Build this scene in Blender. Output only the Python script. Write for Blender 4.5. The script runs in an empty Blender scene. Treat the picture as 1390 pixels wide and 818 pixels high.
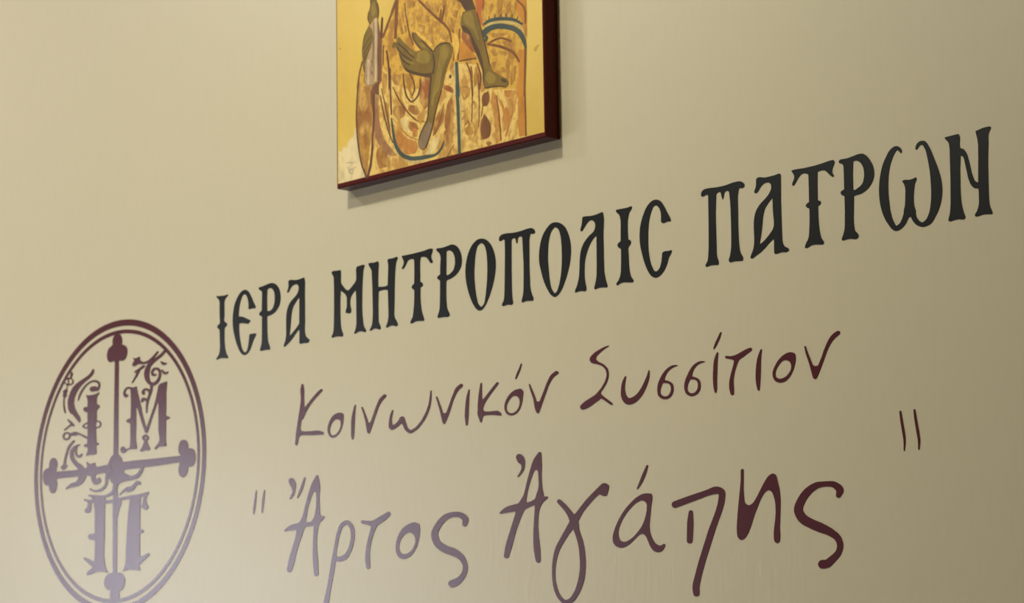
import bpy, bmesh, math
from mathutils import Vector, Matrix

# ------------------------------------------------------------------ camera, sky, lamps, exposure
scn = bpy.context.scene
col = scn.collection
F_PX, YAW, PITCH, ROLL = 3814.862, 0.8133371507845325, 0.16561154076850304, -0.016075392646026698
CAM = Vector((2.5, -2.337034861508781, 1.45))
fw = Vector((-math.sin(YAW)*math.cos(PITCH), math.cos(YAW)*math.cos(PITCH), math.sin(PITCH)))
rt = Vector((math.cos(YAW), math.sin(YAW), 0.0)); upv = rt.cross(fw)
r2 = rt*math.cos(ROLL) + upv*math.sin(ROLL); u2 = -rt*math.sin(ROLL) + upv*math.cos(ROLL)
cam = bpy.data.cameras.new('camera'); camo = bpy.data.objects.new('camera', cam); col.objects.link(camo)
m = Matrix((r2, u2, -fw)).transposed().to_4x4(); m.translation = CAM; camo.matrix_world = m
cam.sensor_width = 36.0; cam.lens = F_PX/1390*36.0; cam.clip_start = 0.05
cam.dof.use_dof = True; cam.dof.focus_distance = 2.95; cam.dof.aperture_fstop = 14.0
scn.camera = camo
vs = scn.view_settings
scn.display_settings.display_device = 'sRGB'
vs.view_transform = 'Standard'; vs.look = 'None'; vs.gamma = 1.0; vs.use_curve_mapping = False
vs.exposure = 0.02

SKY_COL, SKY_STR = (0.83, 0.87, 1.0), 10.2
wd = bpy.data.worlds.new('sky'); scn.world = wd; wd.use_nodes = True
wd.node_tree.nodes['Background'].inputs[0].default_value = SKY_COL + (1,)
wd.node_tree.nodes['Background'].inputs[1].default_value = SKY_STR
LAMP_COL = (1.0, 0.99, 0.88)
#        x      y     z    watts  colour
LAMPS = [(-0.08, -0.95, 3.242, 17.6, (1.0, 1.0, 0.94), 'round white ceiling lamp in front of the icon, nearest the lettered wall'),
         (-1.50, -0.80, 3.242, 12.0, (0.94, 0.96, 1.12), 'round white ceiling lamp in the corner by the window wall and the lettered wall'),
         (-0.20, -2.05, 3.242, 16.2, (1.0, 0.92, 0.68), 'round white ceiling lamp over the middle of the room'),
         (-1.50, -2.05, 3.242, 9.0, (0.97, 1.0, 0.84), 'round white ceiling lamp in front of the window')]
X0, X1, Y0, Y1, ZC, TH = -2.6, 3.6, -4.4, 0.0, 3.3, 0.15
WIN = (-2.35, -1.05, 0.95, 2.22)      # window in the left wall: y0 y1 z0 z1

# ------------------------------------------------------------------ materials
def lin(c):
    return tuple(((v/255)/12.92 if v/255 <= 0.04045 else ((v/255+0.055)/1.055)**2.4) for v in c)
def mat(name, rgb, rough=0.5, spec=0.5, noise=None, bump=None, metal=0.0):
    """rgb in sRGB 0-255; noise = list of (scale, amount, second colour sRGB, stretch); bump = (scale, strength, distance)"""
    M = bpy.data.materials.new(name); M.use_nodes = True
    nt = M.node_tree; b = nt.nodes['Principled BSDF']
    b.inputs['Base Color'].default_value = lin(rgb) + (1,)
    b.inputs['Roughness'].default_value = rough
    b.inputs['Specular IOR Level'].default_value = spec
    b.inputs['Metallic'].default_value = metal
    co = nt.nodes.new('ShaderNodeTexCoord')
    prev = None
    for sc_, amt, c2, st, lo, hi in (noise or []):
        mp = nt.nodes.new('ShaderNodeMapping'); mp.inputs['Scale'].default_value = st
        nt.links.new(co.outputs['Object'], mp.inputs[0])
        n = nt.nodes.new('ShaderNodeTexNoise'); n.inputs['Scale'].default_value = sc_; n.inputs['Detail'].default_value = 5
        nt.links.new(mp.outputs[0], n.inputs['Vector'])
        r = nt.nodes.new('ShaderNodeMapRange'); r.inputs[1].default_value = lo; r.inputs[2].default_value = hi
        r.inputs[3].default_value = 0; r.inputs[4].default_value = amt
        nt.links.new(n.outputs['Fac'], r.inputs[0])
        x = nt.nodes.new('ShaderNodeMix'); x.data_type = 'RGBA'
        nt.links.new(r.outputs[0], x.inputs[0])
        if prev: nt.links.new(prev, x.inputs[6])
        else: x.inputs[6].default_value = lin(rgb) + (1,)
        x.inputs[7].default_value = lin(c2) + (1,)
        prev = x.outputs[2]
    if prev: nt.links.new(prev, b.inputs['Base Color'])
    if bump:
        mp = nt.nodes.new('ShaderNodeMapping'); mp.inputs['Scale'].default_value = bump[3]
        nt.links.new(co.outputs['Object'], mp.inputs[0])
        n = nt.nodes.new('ShaderNodeTexNoise'); n.inputs['Scale'].default_value = bump[0]; n.inputs['Detail'].default_value = 4
        nt.links.new(mp.outputs[0], n.inputs['Vector'])
        bp = nt.nodes.new('ShaderNodeBump'); bp.inputs['Strength'].default_value = bump[1]; bp.inputs['Distance'].default_value = bump[2]
        nt.links.new(n.outputs['Fac'], bp.inputs['Height']); nt.links.new(bp.outputs[0], b.inputs['Normal'])
    return M
def emit(name, rgb, s):
    M = bpy.data.materials.new(name); M.use_nodes = True
    b = M.node_tree.nodes['Principled BSDF']
    b.inputs['Base Color'].default_value = (0.9, 0.9, 0.9, 1)
    b.inputs['Emission Color'].default_value = rgb + (1,); b.inputs['Emission Strength'].default_value = s
    return M
WALL_RGB = (202, 189, 154)
M_WALL = mat('beige_wall_paint', WALL_RGB, 0.37, 0.5,
             noise=[(2.2, 0.35, (196, 186, 148), (1, 1, 1), .35, .65), (60, 0.10, (184, 172, 138), (2.2, 1, .45), .45, .7)],
             bump=(95, 0.17, 0.0012, (1.9, 1, .40)))
M_ROOM = mat('ochre_room_paint', (134, 122, 98), 0.7, 0.3, noise=[(3, .3, (126, 114, 92), (1, 1, 1), .3, .7)])
M_CEIL = mat('white_ceiling_paint', (232, 228, 216), 0.8, 0.2, noise=[(4, .2, (224, 220, 208), (1, 1, 1), .3, .7)])
M_FLOOR = mat('stone_tile_floor', (112, 100, 84), 0.4, 0.5, noise=[(5, .5, (98, 86, 72), (1, 1, 1), .3, .7)])
M_BLACK = mat('charcoal_letter_paint', (13, 14, 11), 0.3, 0.42, noise=[(25, .5, (18, 15, 11), (1, 1, 1), .35, .65)])
M_RED = mat('maroon_letter_paint', (80, 17, 25), 0.27, 0.5, noise=[(25, .5, (74, 20, 22), (1, 1, 1), .35, .65)])
M_BOARD = mat('dark_red_lacquered_wood', (86, 28, 22), 0.36, 0.10, noise=[(30, .6, (72, 22, 18), (1, 1, .2), .35, .65)])
M_FRAME = mat('white_window_frame', (226, 226, 222), 0.4, 0.5)
M_LAMPH = mat('white_lamp_housing', (225, 222, 215), 0.45, 0.4)
M_LAMPD = emit('lit_lamp_diffuser', LAMP_COL, 6.0)
M_GLASS = bpy.data.materials.new('window_glass'); M_GLASS.use_nodes = True
_n = M_GLASS.node_tree.nodes; _b = _n['Principled BSDF']; _t = _n.new('ShaderNodeBsdfTransparent'); _g = _n.new('ShaderNodeBsdfGlossy'); _x = _n.new('ShaderNodeMixShader')
_g.inputs['Roughness'].default_value = 0.02; _x.inputs[0].default_value = 0.06
for a_, b_ in ((_t.outputs[0], _x.inputs[1]), (_g.outputs[0], _x.inputs[2]), (_x.outputs[0], _n['Material Output'].inputs[0])): M_GLASS.node_tree.links.new(a_, b_)

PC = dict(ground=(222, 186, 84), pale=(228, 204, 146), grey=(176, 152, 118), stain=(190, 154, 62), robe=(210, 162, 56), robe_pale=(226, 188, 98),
          robe_light=(226, 178, 72), brown=(158, 102, 38), ochre=(174, 122, 40), gold_brown=(190, 124, 46), dark=(98, 58, 24), line=(128, 78, 28), umber=(122, 78, 40), mauve=(158, 108, 62),
          rust=(156, 88, 34), rust_orange=(186, 100, 34), orange=(200, 132, 36), cream=(232, 202, 128), blue=(70, 79, 64), pale_blue=(196, 180, 128), cuff_light=(204, 180, 104),
          skin=(128, 100, 30), skin_light=(150, 122, 42), skin_dark=(88, 62, 26), foot_grey=(146, 118, 82), scroll=(180, 146, 98), scroll_light=(206, 178, 132), scroll_dark=(134, 104, 62))
PM = {}
def paint_mat(k):
    if k not in PM:
        c = PC[k]; d = tuple(int(v*.80) for v in c)
        if k == 'ground':
            PM[k] = mat('gold_leaf_ground', c, 0.3, 0.5, noise=[(9, .55, (200, 160, 66), (1, 1, 1), .4, .7), (40, .3, (226, 194, 104), (1, 1, 1), .5, .75)])
        elif k in ('robe', 'robe_pale', 'robe_light'):
            b2 = {'robe': (160, 108, 36), 'robe_pale': (178, 124, 44), 'robe_light': (200, 146, 54)}[k]
            PM[k] = mat('brocade_' + k, c, 0.5, 0.25, noise=[(48, .8, b2, (1.3, 1, .8), .50, .60), (130, .55, b2, (1.4, 1, 1), .5, .62)])
        elif k in ('brown', 'ochre', 'gold_brown', 'rust', 'mauve'):
            PM[k] = mat('icon_paint_' + k, c, 0.5, 0.25, noise=[(45, .7, (224, 182, 86), (1.3, 1, .7), .46, .66), (130, .5, d, (1.3, 1, .8), .46, .62)])
        else:
            PM[k] = mat('icon_paint_' + k, c, 0.5, 0.25, noise=[(70, .6, d, (1, 1, .6), .42, .66)])
    return PM[k]

# ------------------------------------------------------------------ helpers
def link(name, me, parent=None, loc=None):
    o = bpy.data.objects.new(name, me); col.objects.link(o)
    if parent is not None: o.parent = parent
    if loc is not None: o.location = loc
    return o
def tag(o, label=None, cat=None, group=None, kind=None):
    for k, v in (('label', label), ('category', cat), ('group', group), ('kind', kind)):
        if v: o[k] = v
    return o
def thing(name, loc, label, cat, group=None):
    o = bpy.data.objects.new(name, None); col.objects.link(o); o.location = loc
    o.empty_display_size = 0.1
    return tag(o, label, cat, group)
def mesh_of(bm, name, mats):
    me = bpy.data.meshes.new(name); bm.to_mesh(me); bm.free()
    for x in (mats if isinstance(mats, (list, tuple)) else [mats]): me.materials.append(x)
    return me
def box_bm(bm, x0, x1, y0, y1, z0, z1):
    r = bmesh.ops.create_cube(bm, size=1)
    for v in r['verts']: v.co = Vector(((x0+x1)/2+v.co.x*(x1-x0), (y0+y1)/2+v.co.y*(y1-y0), (z0+z1)/2+v.co.z*(z1-z0)))
    return r['verts']
def slab(name, x0, x1, y0, y1, z0, z1, M, kind='structure', parent=None):
    bm = bmesh.new(); box_bm(bm, x0, x1, y0, y1, z0, z1)
    o = link(name, mesh_of(bm, name, M), parent)
    if kind: o['kind'] = kind
    return o
def flat(loops, origin, y_back, y_front):
    """thin solid cut to the given outlines (flat lists x,z,x,z.. in 0.1 mm); holes by even-odd"""
    cu = bpy.data.curves.new('cut', 'CURVE'); cu.dimensions = '2D'; cu.fill_mode = 'BOTH'
    cu.extrude = abs(y_front-y_back)/2
    for L in loops:
        sp = cu.splines.new('POLY'); n = len(L)//2; sp.points.add(n-1); sp.use_cyclic_u = True
        for i in range(n): sp.points[i].co = (L[2*i]*1e-4-origin[0], L[2*i+1]*1e-4-origin[2], 0, 1)
    o = bpy.data.objects.new('cut', cu); col.objects.link(o)
    dg = bpy.context.evaluated_depsgraph_get()
    me = bpy.data.meshes.new_from_object(o.evaluated_get(dg))
    bpy.data.objects.remove(o); bpy.data.curves.remove(cu)
    yc = (y_back+y_front)/2-origin[1]
    for v in me.vertices: v.co = (v.co.x, yc-v.co.z, v.co.y)
    bm = bmesh.new(); bm.from_mesh(me); bmesh.ops.remove_doubles(bm, verts=bm.verts, dist=1e-6)
    bmesh.ops.recalc_face_normals(bm, faces=bm.faces)
    for f in bm.faces: f.smooth = False
    bm.to_mesh(me); bm.free(); me.materials.clear()
    return me

GLYPH={
'iera_1':[[-5420,21040,-5449,21036,-5474,21034,-5595,21040,-5649,21050,-5657,21048,-5660,21044,-5659,21036,-5654,21027,-5623,21008,-5607,20991,-5595,20973,-5587,20951,-5586,20925,-5590,20874,-5587,20748,-5578,20685,-5580,20670,-5589,20655,-5598,20649,-5629,20637,-5637,20628,-5641,20618,-5640,20608,-5631,20595,-5620,20587,-5594,20576,-5589,20568,-5577,20343,-5583,20287,-5591,20250,-5600,20233,-5616,20214,-5663,20173,-5662,20166,-5651,20159,-5638,20159,-5597,20170,-5560,20171,-5489,20165,-5415,20150,-5405,20153,-5398,20165,-5401,20179,-5422,20201,-5435,20223,-5457,20272,-5469,20322,-5478,20410,-5477,20572,-5467,20586,-5443,20596,-5431,20604,-5424,20614,-5422,20624,-5426,20635,-5437,20646,-5469,20665,-5479,20672,-5487,20683,-5489,20694,-5481,20750,-5482,20937,-5473,20965,-5454,20990,-5441,21002,-5410,21015,-5401,21022,-5400,21029,-5404,21037,-5412,21040]],
'iera_2':[[-5033,21052,-5058,21050,-5079,21045,-5110,21031,-5138,21015,-5160,20997,-5189,20967,-5233,20912,-5259,20862,-5279,20795,-5291,20728,-5295,20651,-5288,20566,-5271,20492,-5236,20391,-5194,20304,-5160,20247,-5136,20216,-5111,20190,-5095,20177,-5074,20165,-5050,20154,-5030,20149,-5005,20151,-4969,20164,-4941,20180,-4915,20202,-4891,20232,-4835,20329,-4790,20383,-4774,20408,-4776,20413,-4782,20417,-4811,20423,-4904,20424,-4916,20423,-4921,20421,-4924,20414,-4931,20361,-4955,20253,-4976,20212,-4985,20202,-4997,20194,-5009,20191,-5026,20190,-5038,20191,-5043,20195,-5080,20237,-5100,20275,-5125,20354,-5141,20433,-5151,20523,-5150,20594,-5145,20599,-5136,20601,-5091,20600,-5046,20593,-4973,20575,-4952,20573,-4940,20576,-4924,20586,-4908,20599,-4903,20609,-4908,20616,-4923,20624,-5050,20677,-5099,20692,-5148,20697,-5156,20700,-5159,20703,-5160,20713,-5157,20764,-5143,20839,-5122,20900,-5092,20955,-5082,20969,-5068,20980,-5054,20986,-5033,20990,-5025,20990,-5013,20984,-4995,20972,-4983,20961,-4964,20928,-4948,20882,-4941,20833,-4946,20790,-4943,20779,-4936,20772,-4924,20769,-4859,20775,-4802,20767,-4793,20772,-4788,20785,-4792,20800,-4820,20837,-4871,20925,-4927,21002,-4951,21023,-4980,21041,-5005,21049]],
'iera_3':[[-4444,21065,-4472,21066,-4496,21065,-4660,21044,-4709,21043,-4716,21042,-4720,21037,-4720,21027,-4713,21016,-4701,21007,-4656,20982,-4648,20973,-4645,20961,-4644,20905,-4651,20718,-4657,20711,-4681,20703,-4693,20696,-4706,20683,-4709,20675,-4703,20665,-4693,20653,-4681,20646,-4653,20638,-4648,20635,-4646,20627,-4650,20372,-4654,20282,-4664,20243,-4694,20183,-4692,20178,-4686,20172,-4678,20167,-4666,20164,-4650,20163,-4614,20167,-4566,20169,-4546,20168,-4510,20160,-4498,20159,-4482,20164,-4471,20174,-4470,20181,-4472,20189,-4513,20267,-4524,20314,-4533,20426,-4535,20615,-4529,20621,-4521,20623,-4453,20630,-4413,20639,-4377,20651,-4345,20667,-4313,20692,-4283,20723,-4262,20756,-4250,20789,-4245,20834,-4248,20892,-4260,20934,-4282,20975,-4298,20995,-4316,21012,-4332,21026,-4350,21037,-4372,21048,-4396,21057,-4420,21062],[-4476,21001,-4452,20997,-4428,20987,-4410,20972,-4391,20949,-4380,20925,-4372,20891,-4369,20863,-4370,20833,-4375,20796,-4383,20769,-4397,20741,-4414,20718,-4433,20703,-4456,20693,-4481,20688,-4505,20689,-4521,20693,-4529,20697,-4534,20708,-4536,20835,-4531,20976,-4528,20984,-4519,20990,-4495,20999]],
'iera_4':[[-3754,21045,-3844,21035,-3890,21033,-3953,21039,-4012,21051,-4032,21053,-4060,21048,-4070,21041,-4075,21035,-4077,21022,-4072,20991,-4072,20974,-4082,20938,-4102,20905,-4102,20895,-4095,20886,-4091,20884,-4083,20885,-4067,20893,-4032,20933,-4003,20957,-3973,20969,-3938,20975,-3918,20976,-3903,20975,-3891,20971,-3879,20964,-3867,20952,-3859,20940,-3854,20927,-3854,20912,-3865,20876,-3888,20845,-3916,20822,-4010,20768,-4037,20749,-4074,20708,-4101,20662,-4115,20616,-4123,20567,-4126,20492,-4125,20342,-4130,20293,-4143,20245,-4182,20174,-4178,20166,-4165,20161,-4157,20159,-4146,20163,-4043,20217,-3967,20270,-3897,20329,-3871,20344,-3851,20351,-3846,20347,-3843,20338,-3846,20181,-3845,20173,-3840,20167,-3829,20160,-3813,20157,-3763,20162,-3705,20155,-3671,20155,-3658,20157,-3651,20160,-3637,20178,-3635,20185,-3641,20193,-3696,20237,-3712,20254,-3723,20280,-3732,20321,-3732,20360,-3726,20446,-3728,20865,-3723,20973,-3728,21012,-3736,21035,-3742,21043],[-3855,20784,-3849,20785,-3845,20781,-3843,20765,-3849,20435,-3870,20415,-3927,20372,-4027,20305,-4039,20299,-4047,20297,-4051,20301,-4051,20316,-4035,20408,-4013,20565,-4006,20602,-3993,20640,-3975,20675,-3953,20702,-3895,20755,-3868,20776]],
'mit_1':[[-2545,21045,-2586,21040,-2634,21039,-2646,21036,-2653,21031,-2662,21016,-2669,20990,-2665,20928,-2665,20887,-2668,20865,-2676,20849,-2692,20832,-2755,20786,-2810,20750,-2824,20745,-2836,20747,-2862,20756,-2888,20771,-2948,20830,-2969,20857,-2976,20873,-2978,20891,-2974,20996,-2979,21021,-2987,21037,-2998,21041,-3067,21040,-3123,21049,-3150,21044,-3164,21035,-3166,21023,-3162,21010,-3134,20979,-3125,20958,-3118,20802,-3120,20539,-3125,20360,-3131,20268,-3136,20239,-3146,20213,-3170,20189,-3175,20180,-3172,20167,-3161,20158,-3150,20157,-3104,20164,-3059,20165,-3018,20160,-2961,20148,-2950,20152,-2937,20168,-2938,20185,-2966,20230,-2977,20263,-2983,20300,-2991,20390,-2992,20654,-2984,20747,-2982,20756,-2978,20759,-2975,20759,-2900,20711,-2880,20691,-2867,20672,-2861,20656,-2858,20639,-2857,20558,-2863,20522,-2882,20481,-2884,20461,-2880,20456,-2872,20452,-2812,20438,-2797,20438,-2786,20443,-2775,20455,-2770,20468,-2771,20483,-2786,20529,-2791,20574,-2788,20610,-2777,20643,-2758,20671,-2726,20699,-2690,20721,-2682,20723,-2679,20722,-2676,20720,-2673,20704,-2668,20592,-2666,20302,-2672,20261,-2682,20224,-2694,20198,-2713,20172,-2714,20164,-2707,20157,-2696,20154,-2636,20170,-2610,20174,-2592,20175,-2573,20173,-2551,20168,-2496,20149,-2488,20149,-2479,20157,-2476,20166,-2478,20179,-2514,20227,-2524,20252,-2530,20277,-2544,20374,-2551,20501,-2545,20709,-2535,20847,-2520,20971,-2512,20994,-2494,21024,-2498,21031,-2512,21041,-2527,21045]],
'mit_2':[[-1867,21053,-1921,21045,-2001,21048,-2030,21043,-2039,21039,-2039,21031,-2028,20989,-2024,20947,-2037,20715,-2041,20708,-2049,20704,-2071,20700,-2093,20698,-2148,20701,-2203,20708,-2221,20712,-2226,20719,-2226,20804,-2220,20924,-2209,21000,-2214,21025,-2224,21044,-2231,21048,-2239,21049,-2294,21041,-2316,21041,-2382,21048,-2412,21046,-2419,21042,-2418,21035,-2405,21010,-2394,20995,-2363,20959,-2353,20933,-2342,20703,-2337,20402,-2338,20347,-2346,20280,-2353,20240,-2367,20211,-2403,20169,-2402,20162,-2393,20157,-2378,20157,-2319,20172,-2301,20174,-2279,20171,-2206,20149,-2195,20150,-2188,20157,-2184,20168,-2186,20183,-2217,20240,-2224,20267,-2225,20289,-2227,20448,-2218,20638,-2214,20647,-2207,20650,-2170,20655,-2137,20657,-2097,20655,-2061,20650,-2043,20645,-2037,20640,-2035,20635,-2027,20304,-2033,20265,-2043,20235,-2057,20205,-2078,20177,-2079,20169,-2067,20160,-2053,20155,-1998,20170,-1980,20171,-1955,20170,-1930,20166,-1894,20153,-1880,20151,-1863,20154,-1848,20167,-1848,20176,-1863,20207,-1896,20252,-1905,20267,-1913,20295,-1915,20321,-1900,20694,-1889,20860,-1877,20948,-1871,20976,-1861,20999,-1841,21022,-1837,21031,-1841,21041,-1849,21050,-1856,21053]],
'mit_3':[[-1217,21066,-1242,21065,-1306,21056,-1401,21051,-1565,21047,-1744,21049,-1755,21048,-1760,21044,-1757,21037,-1726,20986,-1718,20964,-1719,20949,-1727,20931,-1737,20916,-1760,20890,-1756,20883,-1743,20874,-1736,20874,-1729,20876,-1704,20894,-1685,20913,-1649,20961,-1640,20969,-1627,20975,-1598,20982,-1570,20983,-1552,20979,-1527,20971,-1521,20966,-1518,20961,-1515,20827,-1520,20661,-1526,20652,-1546,20643,-1557,20636,-1569,20624,-1572,20618,-1567,20607,-1556,20594,-1547,20587,-1526,20578,-1520,20570,-1523,20463,-1530,20374,-1541,20297,-1550,20250,-1562,20223,-1589,20191,-1600,20173,-1603,20160,-1600,20155,-1593,20152,-1579,20149,-1561,20149,-1515,20164,-1486,20167,-1433,20163,-1352,20152,-1344,20155,-1336,20166,-1336,20175,-1367,20241,-1381,20281,-1390,20322,-1399,20397,-1404,20492,-1402,20587,-1396,20594,-1377,20595,-1366,20599,-1358,20607,-1355,20619,-1358,20631,-1367,20644,-1379,20654,-1400,20662,-1405,20669,-1405,20924,-1396,20958,-1390,20972,-1385,20977,-1371,20980,-1328,20976,-1296,20966,-1270,20952,-1258,20941,-1227,20902,-1203,20879,-1185,20873,-1175,20873,-1167,20875,-1163,20884,-1165,20899,-1187,20938,-1191,20962,-1187,20980,-1165,21015,-1159,21048,-1162,21053,-1175,21059,-1196,21064]],
'mit_4':[[-812,21058,-920,21046,-965,21043,-993,21043,-1049,21047,-1077,21047,-1088,21046,-1093,21040,-1090,21026,-1084,21015,-1074,21007,-1046,20991,-1031,20974,-1019,20951,-1010,20917,-1012,20891,-1021,20828,-1024,20708,-1030,20702,-1054,20696,-1066,20691,-1079,20680,-1083,20674,-1081,20666,-1066,20650,-1032,20629,-1028,20624,-1027,20616,-1030,20466,-1039,20286,-1044,20260,-1053,20236,-1064,20211,-1082,20185,-1085,20176,-1084,20169,-1079,20161,-1071,20155,-1064,20153,-960,20154,-939,20152,-905,20144,-891,20143,-870,20148,-857,20158,-854,20168,-859,20185,-867,20202,-894,20243,-901,20263,-904,20284,-911,20349,-913,20391,-913,20504,-909,20603,-903,20611,-893,20616,-827,20624,-785,20635,-750,20649,-715,20667,-679,20693,-653,20720,-630,20752,-619,20780,-615,20803,-613,20827,-619,20882,-635,20928,-660,20974,-675,20993,-689,21007,-709,21022,-729,21035,-753,21046,-774,21054,-791,21057],[-867,20991,-844,20988,-817,20978,-793,20963,-775,20944,-759,20918,-748,20891,-742,20857,-741,20824,-745,20796,-755,20765,-766,20740,-780,20722,-797,20709,-822,20696,-864,20679,-874,20677,-885,20678,-895,20681,-902,20685,-907,20696,-900,20976,-898,20983,-893,20987]],
'mit_5':[[-267,21052,-298,21051,-321,21047,-342,21041,-369,21028,-397,21012,-422,20993,-442,20973,-460,20951,-495,20896,-510,20866,-527,20819,-544,20753,-552,20675,-549,20602,-534,20518,-506,20426,-476,20351,-426,20256,-385,20202,-364,20181,-345,20167,-319,20154,-299,20148,-279,20148,-253,20155,-235,20164,-215,20180,-188,20206,-168,20229,-129,20284,-107,20321,-62,20409,-25,20506,-9,20564,-1,20602,4,20641,8,20689,4,20754,-10,20816,-19,20843,-34,20878,-54,20916,-70,20941,-90,20965,-113,20987,-137,21007,-159,21022,-186,21035,-216,21045,-240,21050],[-260,20995,-251,20995,-241,20990,-215,20974,-201,20964,-185,20942,-172,20910,-158,20861,-153,20826,-146,20722,-146,20650,-152,20540,-167,20421,-180,20347,-202,20257,-212,20230,-228,20212,-254,20195,-268,20192,-275,20195,-287,20203,-310,20222,-327,20246,-338,20275,-361,20366,-374,20438,-385,20540,-387,20621,-383,20705,-367,20829,-359,20867,-340,20930,-329,20954,-313,20972,-292,20983]],
'mit_6':[[631,21049,566,21048,474,21039,375,21036,309,21038,220,21048,150,21048,126,21045,103,21037,87,21027,77,21015,72,21002,72,20990,77,20975,85,20969,98,20965,111,20965,138,20976,155,20977,165,20975,171,20972,175,20968,176,20961,178,20856,176,20757,160,20358,153,20267,148,20236,139,20212,113,20181,109,20170,111,20156,120,20148,133,20147,212,20155,229,20153,265,20144,278,20143,293,20148,306,20162,308,20175,299,20209,295,20241,290,20329,290,20619,298,20949,304,20958,326,20966,350,20967,363,20963,368,20955,382,20905,388,20894,391,20891,395,20891,404,20910,410,20946,415,20957,427,20967,449,20971,462,20969,479,20963,486,20958,490,20951,506,20618,506,20508,498,20306,493,20272,485,20236,474,20201,461,20176,460,20164,469,20152,476,20148,482,20147,518,20155,538,20157,564,20156,652,20145,659,20147,665,20153,671,20168,670,20182,647,20224,632,20260,620,20303,615,20337,609,20601,614,20907,625,20953,636,20976,646,20977,678,20969,695,20969,706,20973,714,20978,718,20985,719,20992,716,21004,711,21014,693,21030,677,21039,664,21044,648,21047]],
'mit_7':[[1078,21053,1052,21055,1024,21053,1004,21050,981,21041,952,21023,913,20993,889,20971,869,20949,852,20926,836,20899,823,20871,806,20826,789,20760,783,20726,779,20677,780,20617,790,20559,835,20414,866,20339,906,20266,946,20208,962,20188,976,20175,994,20161,1029,20143,1041,20139,1054,20140,1091,20153,1112,20165,1127,20177,1153,20203,1179,20235,1214,20291,1244,20346,1268,20396,1304,20488,1315,20527,1327,20580,1334,20630,1336,20664,1336,20700,1333,20741,1320,20806,1308,20844,1295,20875,1274,20919,1259,20944,1241,20967,1223,20985,1202,21004,1180,21019,1158,21031,1132,21041,1104,21049],[1059,20993,1067,20994,1073,20992,1099,20980,1114,20971,1133,20950,1145,20925,1163,20863,1169,20826,1177,20730,1179,20626,1175,20531,1166,20458,1154,20390,1132,20307,1119,20273,1089,20214,1080,20204,1068,20194,1055,20188,1046,20186,1039,20188,1033,20193,1000,20230,984,20260,972,20295,953,20391,945,20494,935,20588,934,20648,938,20711,948,20805,955,20840,971,20892,989,20933,1006,20955,1024,20971]],
'mit_8':[[1870,21055,1798,21042,1735,21037,1679,21037,1614,21046,1589,21047,1551,21046,1545,21044,1541,21041,1534,20983,1522,20942,1502,20891,1502,20887,1505,20882,1515,20877,1524,20874,1534,20877,1621,20961,1649,20977,1674,20984,1690,20983,1709,20978,1724,20971,1736,20961,1747,20946,1754,20932,1756,20915,1755,20898,1746,20868,1731,20845,1714,20832,1650,20801,1590,20758,1570,20740,1548,20716,1529,20689,1515,20665,1505,20641,1497,20616,1485,20557,1481,20521,1476,20421,1470,20366,1462,20322,1451,20284,1433,20237,1422,20216,1394,20175,1391,20157,1394,20149,1398,20145,1406,20145,1444,20152,1478,20153,1507,20150,1553,20140,1563,20140,1572,20144,1583,20156,1585,20164,1586,20176,1562,20284,1557,20354,1562,20447,1569,20495,1577,20530,1592,20573,1611,20615,1630,20650,1656,20689,1695,20734,1715,20754,1740,20770,1756,20777,1765,20779,1768,20778,1771,20775,1773,20763,1768,20447,1763,20329,1761,20301,1754,20264,1732,20196,1718,20166,1717,20155,1720,20148,1726,20143,1734,20139,1740,20138,1781,20147,1805,20149,1858,20146,1922,20136,1932,20138,1939,20145,1940,20156,1918,20219,1902,20277,1894,20315,1890,20349,1888,20494,1890,20803,1901,20918,1903,20971,1895,21024,1888,21045,1882,21054]],
'mit_9':[[2354,21050,2318,21044,2290,21042,2235,21042,2122,21044,2112,21043,2108,21040,2109,21026,2115,21014,2124,21005,2152,20984,2166,20965,2178,20926,2183,20886,2174,20661,2168,20653,2145,20645,2133,20638,2123,20626,2119,20614,2123,20602,2133,20590,2147,20578,2172,20564,2176,20559,2177,20554,2175,20424,2168,20303,2165,20280,2158,20254,2144,20223,2123,20191,2096,20168,2089,20160,2088,20154,2089,20147,2094,20139,2100,20136,2109,20137,2149,20153,2183,20158,2207,20159,2232,20157,2298,20145,2349,20138,2360,20140,2370,20152,2371,20159,2367,20168,2339,20200,2329,20217,2319,20247,2310,20288,2303,20355,2296,20550,2297,20559,2302,20567,2314,20580,2337,20597,2343,20609,2341,20625,2335,20643,2329,20648,2305,20656,2301,20660,2299,20664,2294,20751,2295,20837,2297,20875,2302,20905,2317,20960,2328,20980,2362,21011,2370,21025,2370,21034,2366,21045,2360,21049]],
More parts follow.
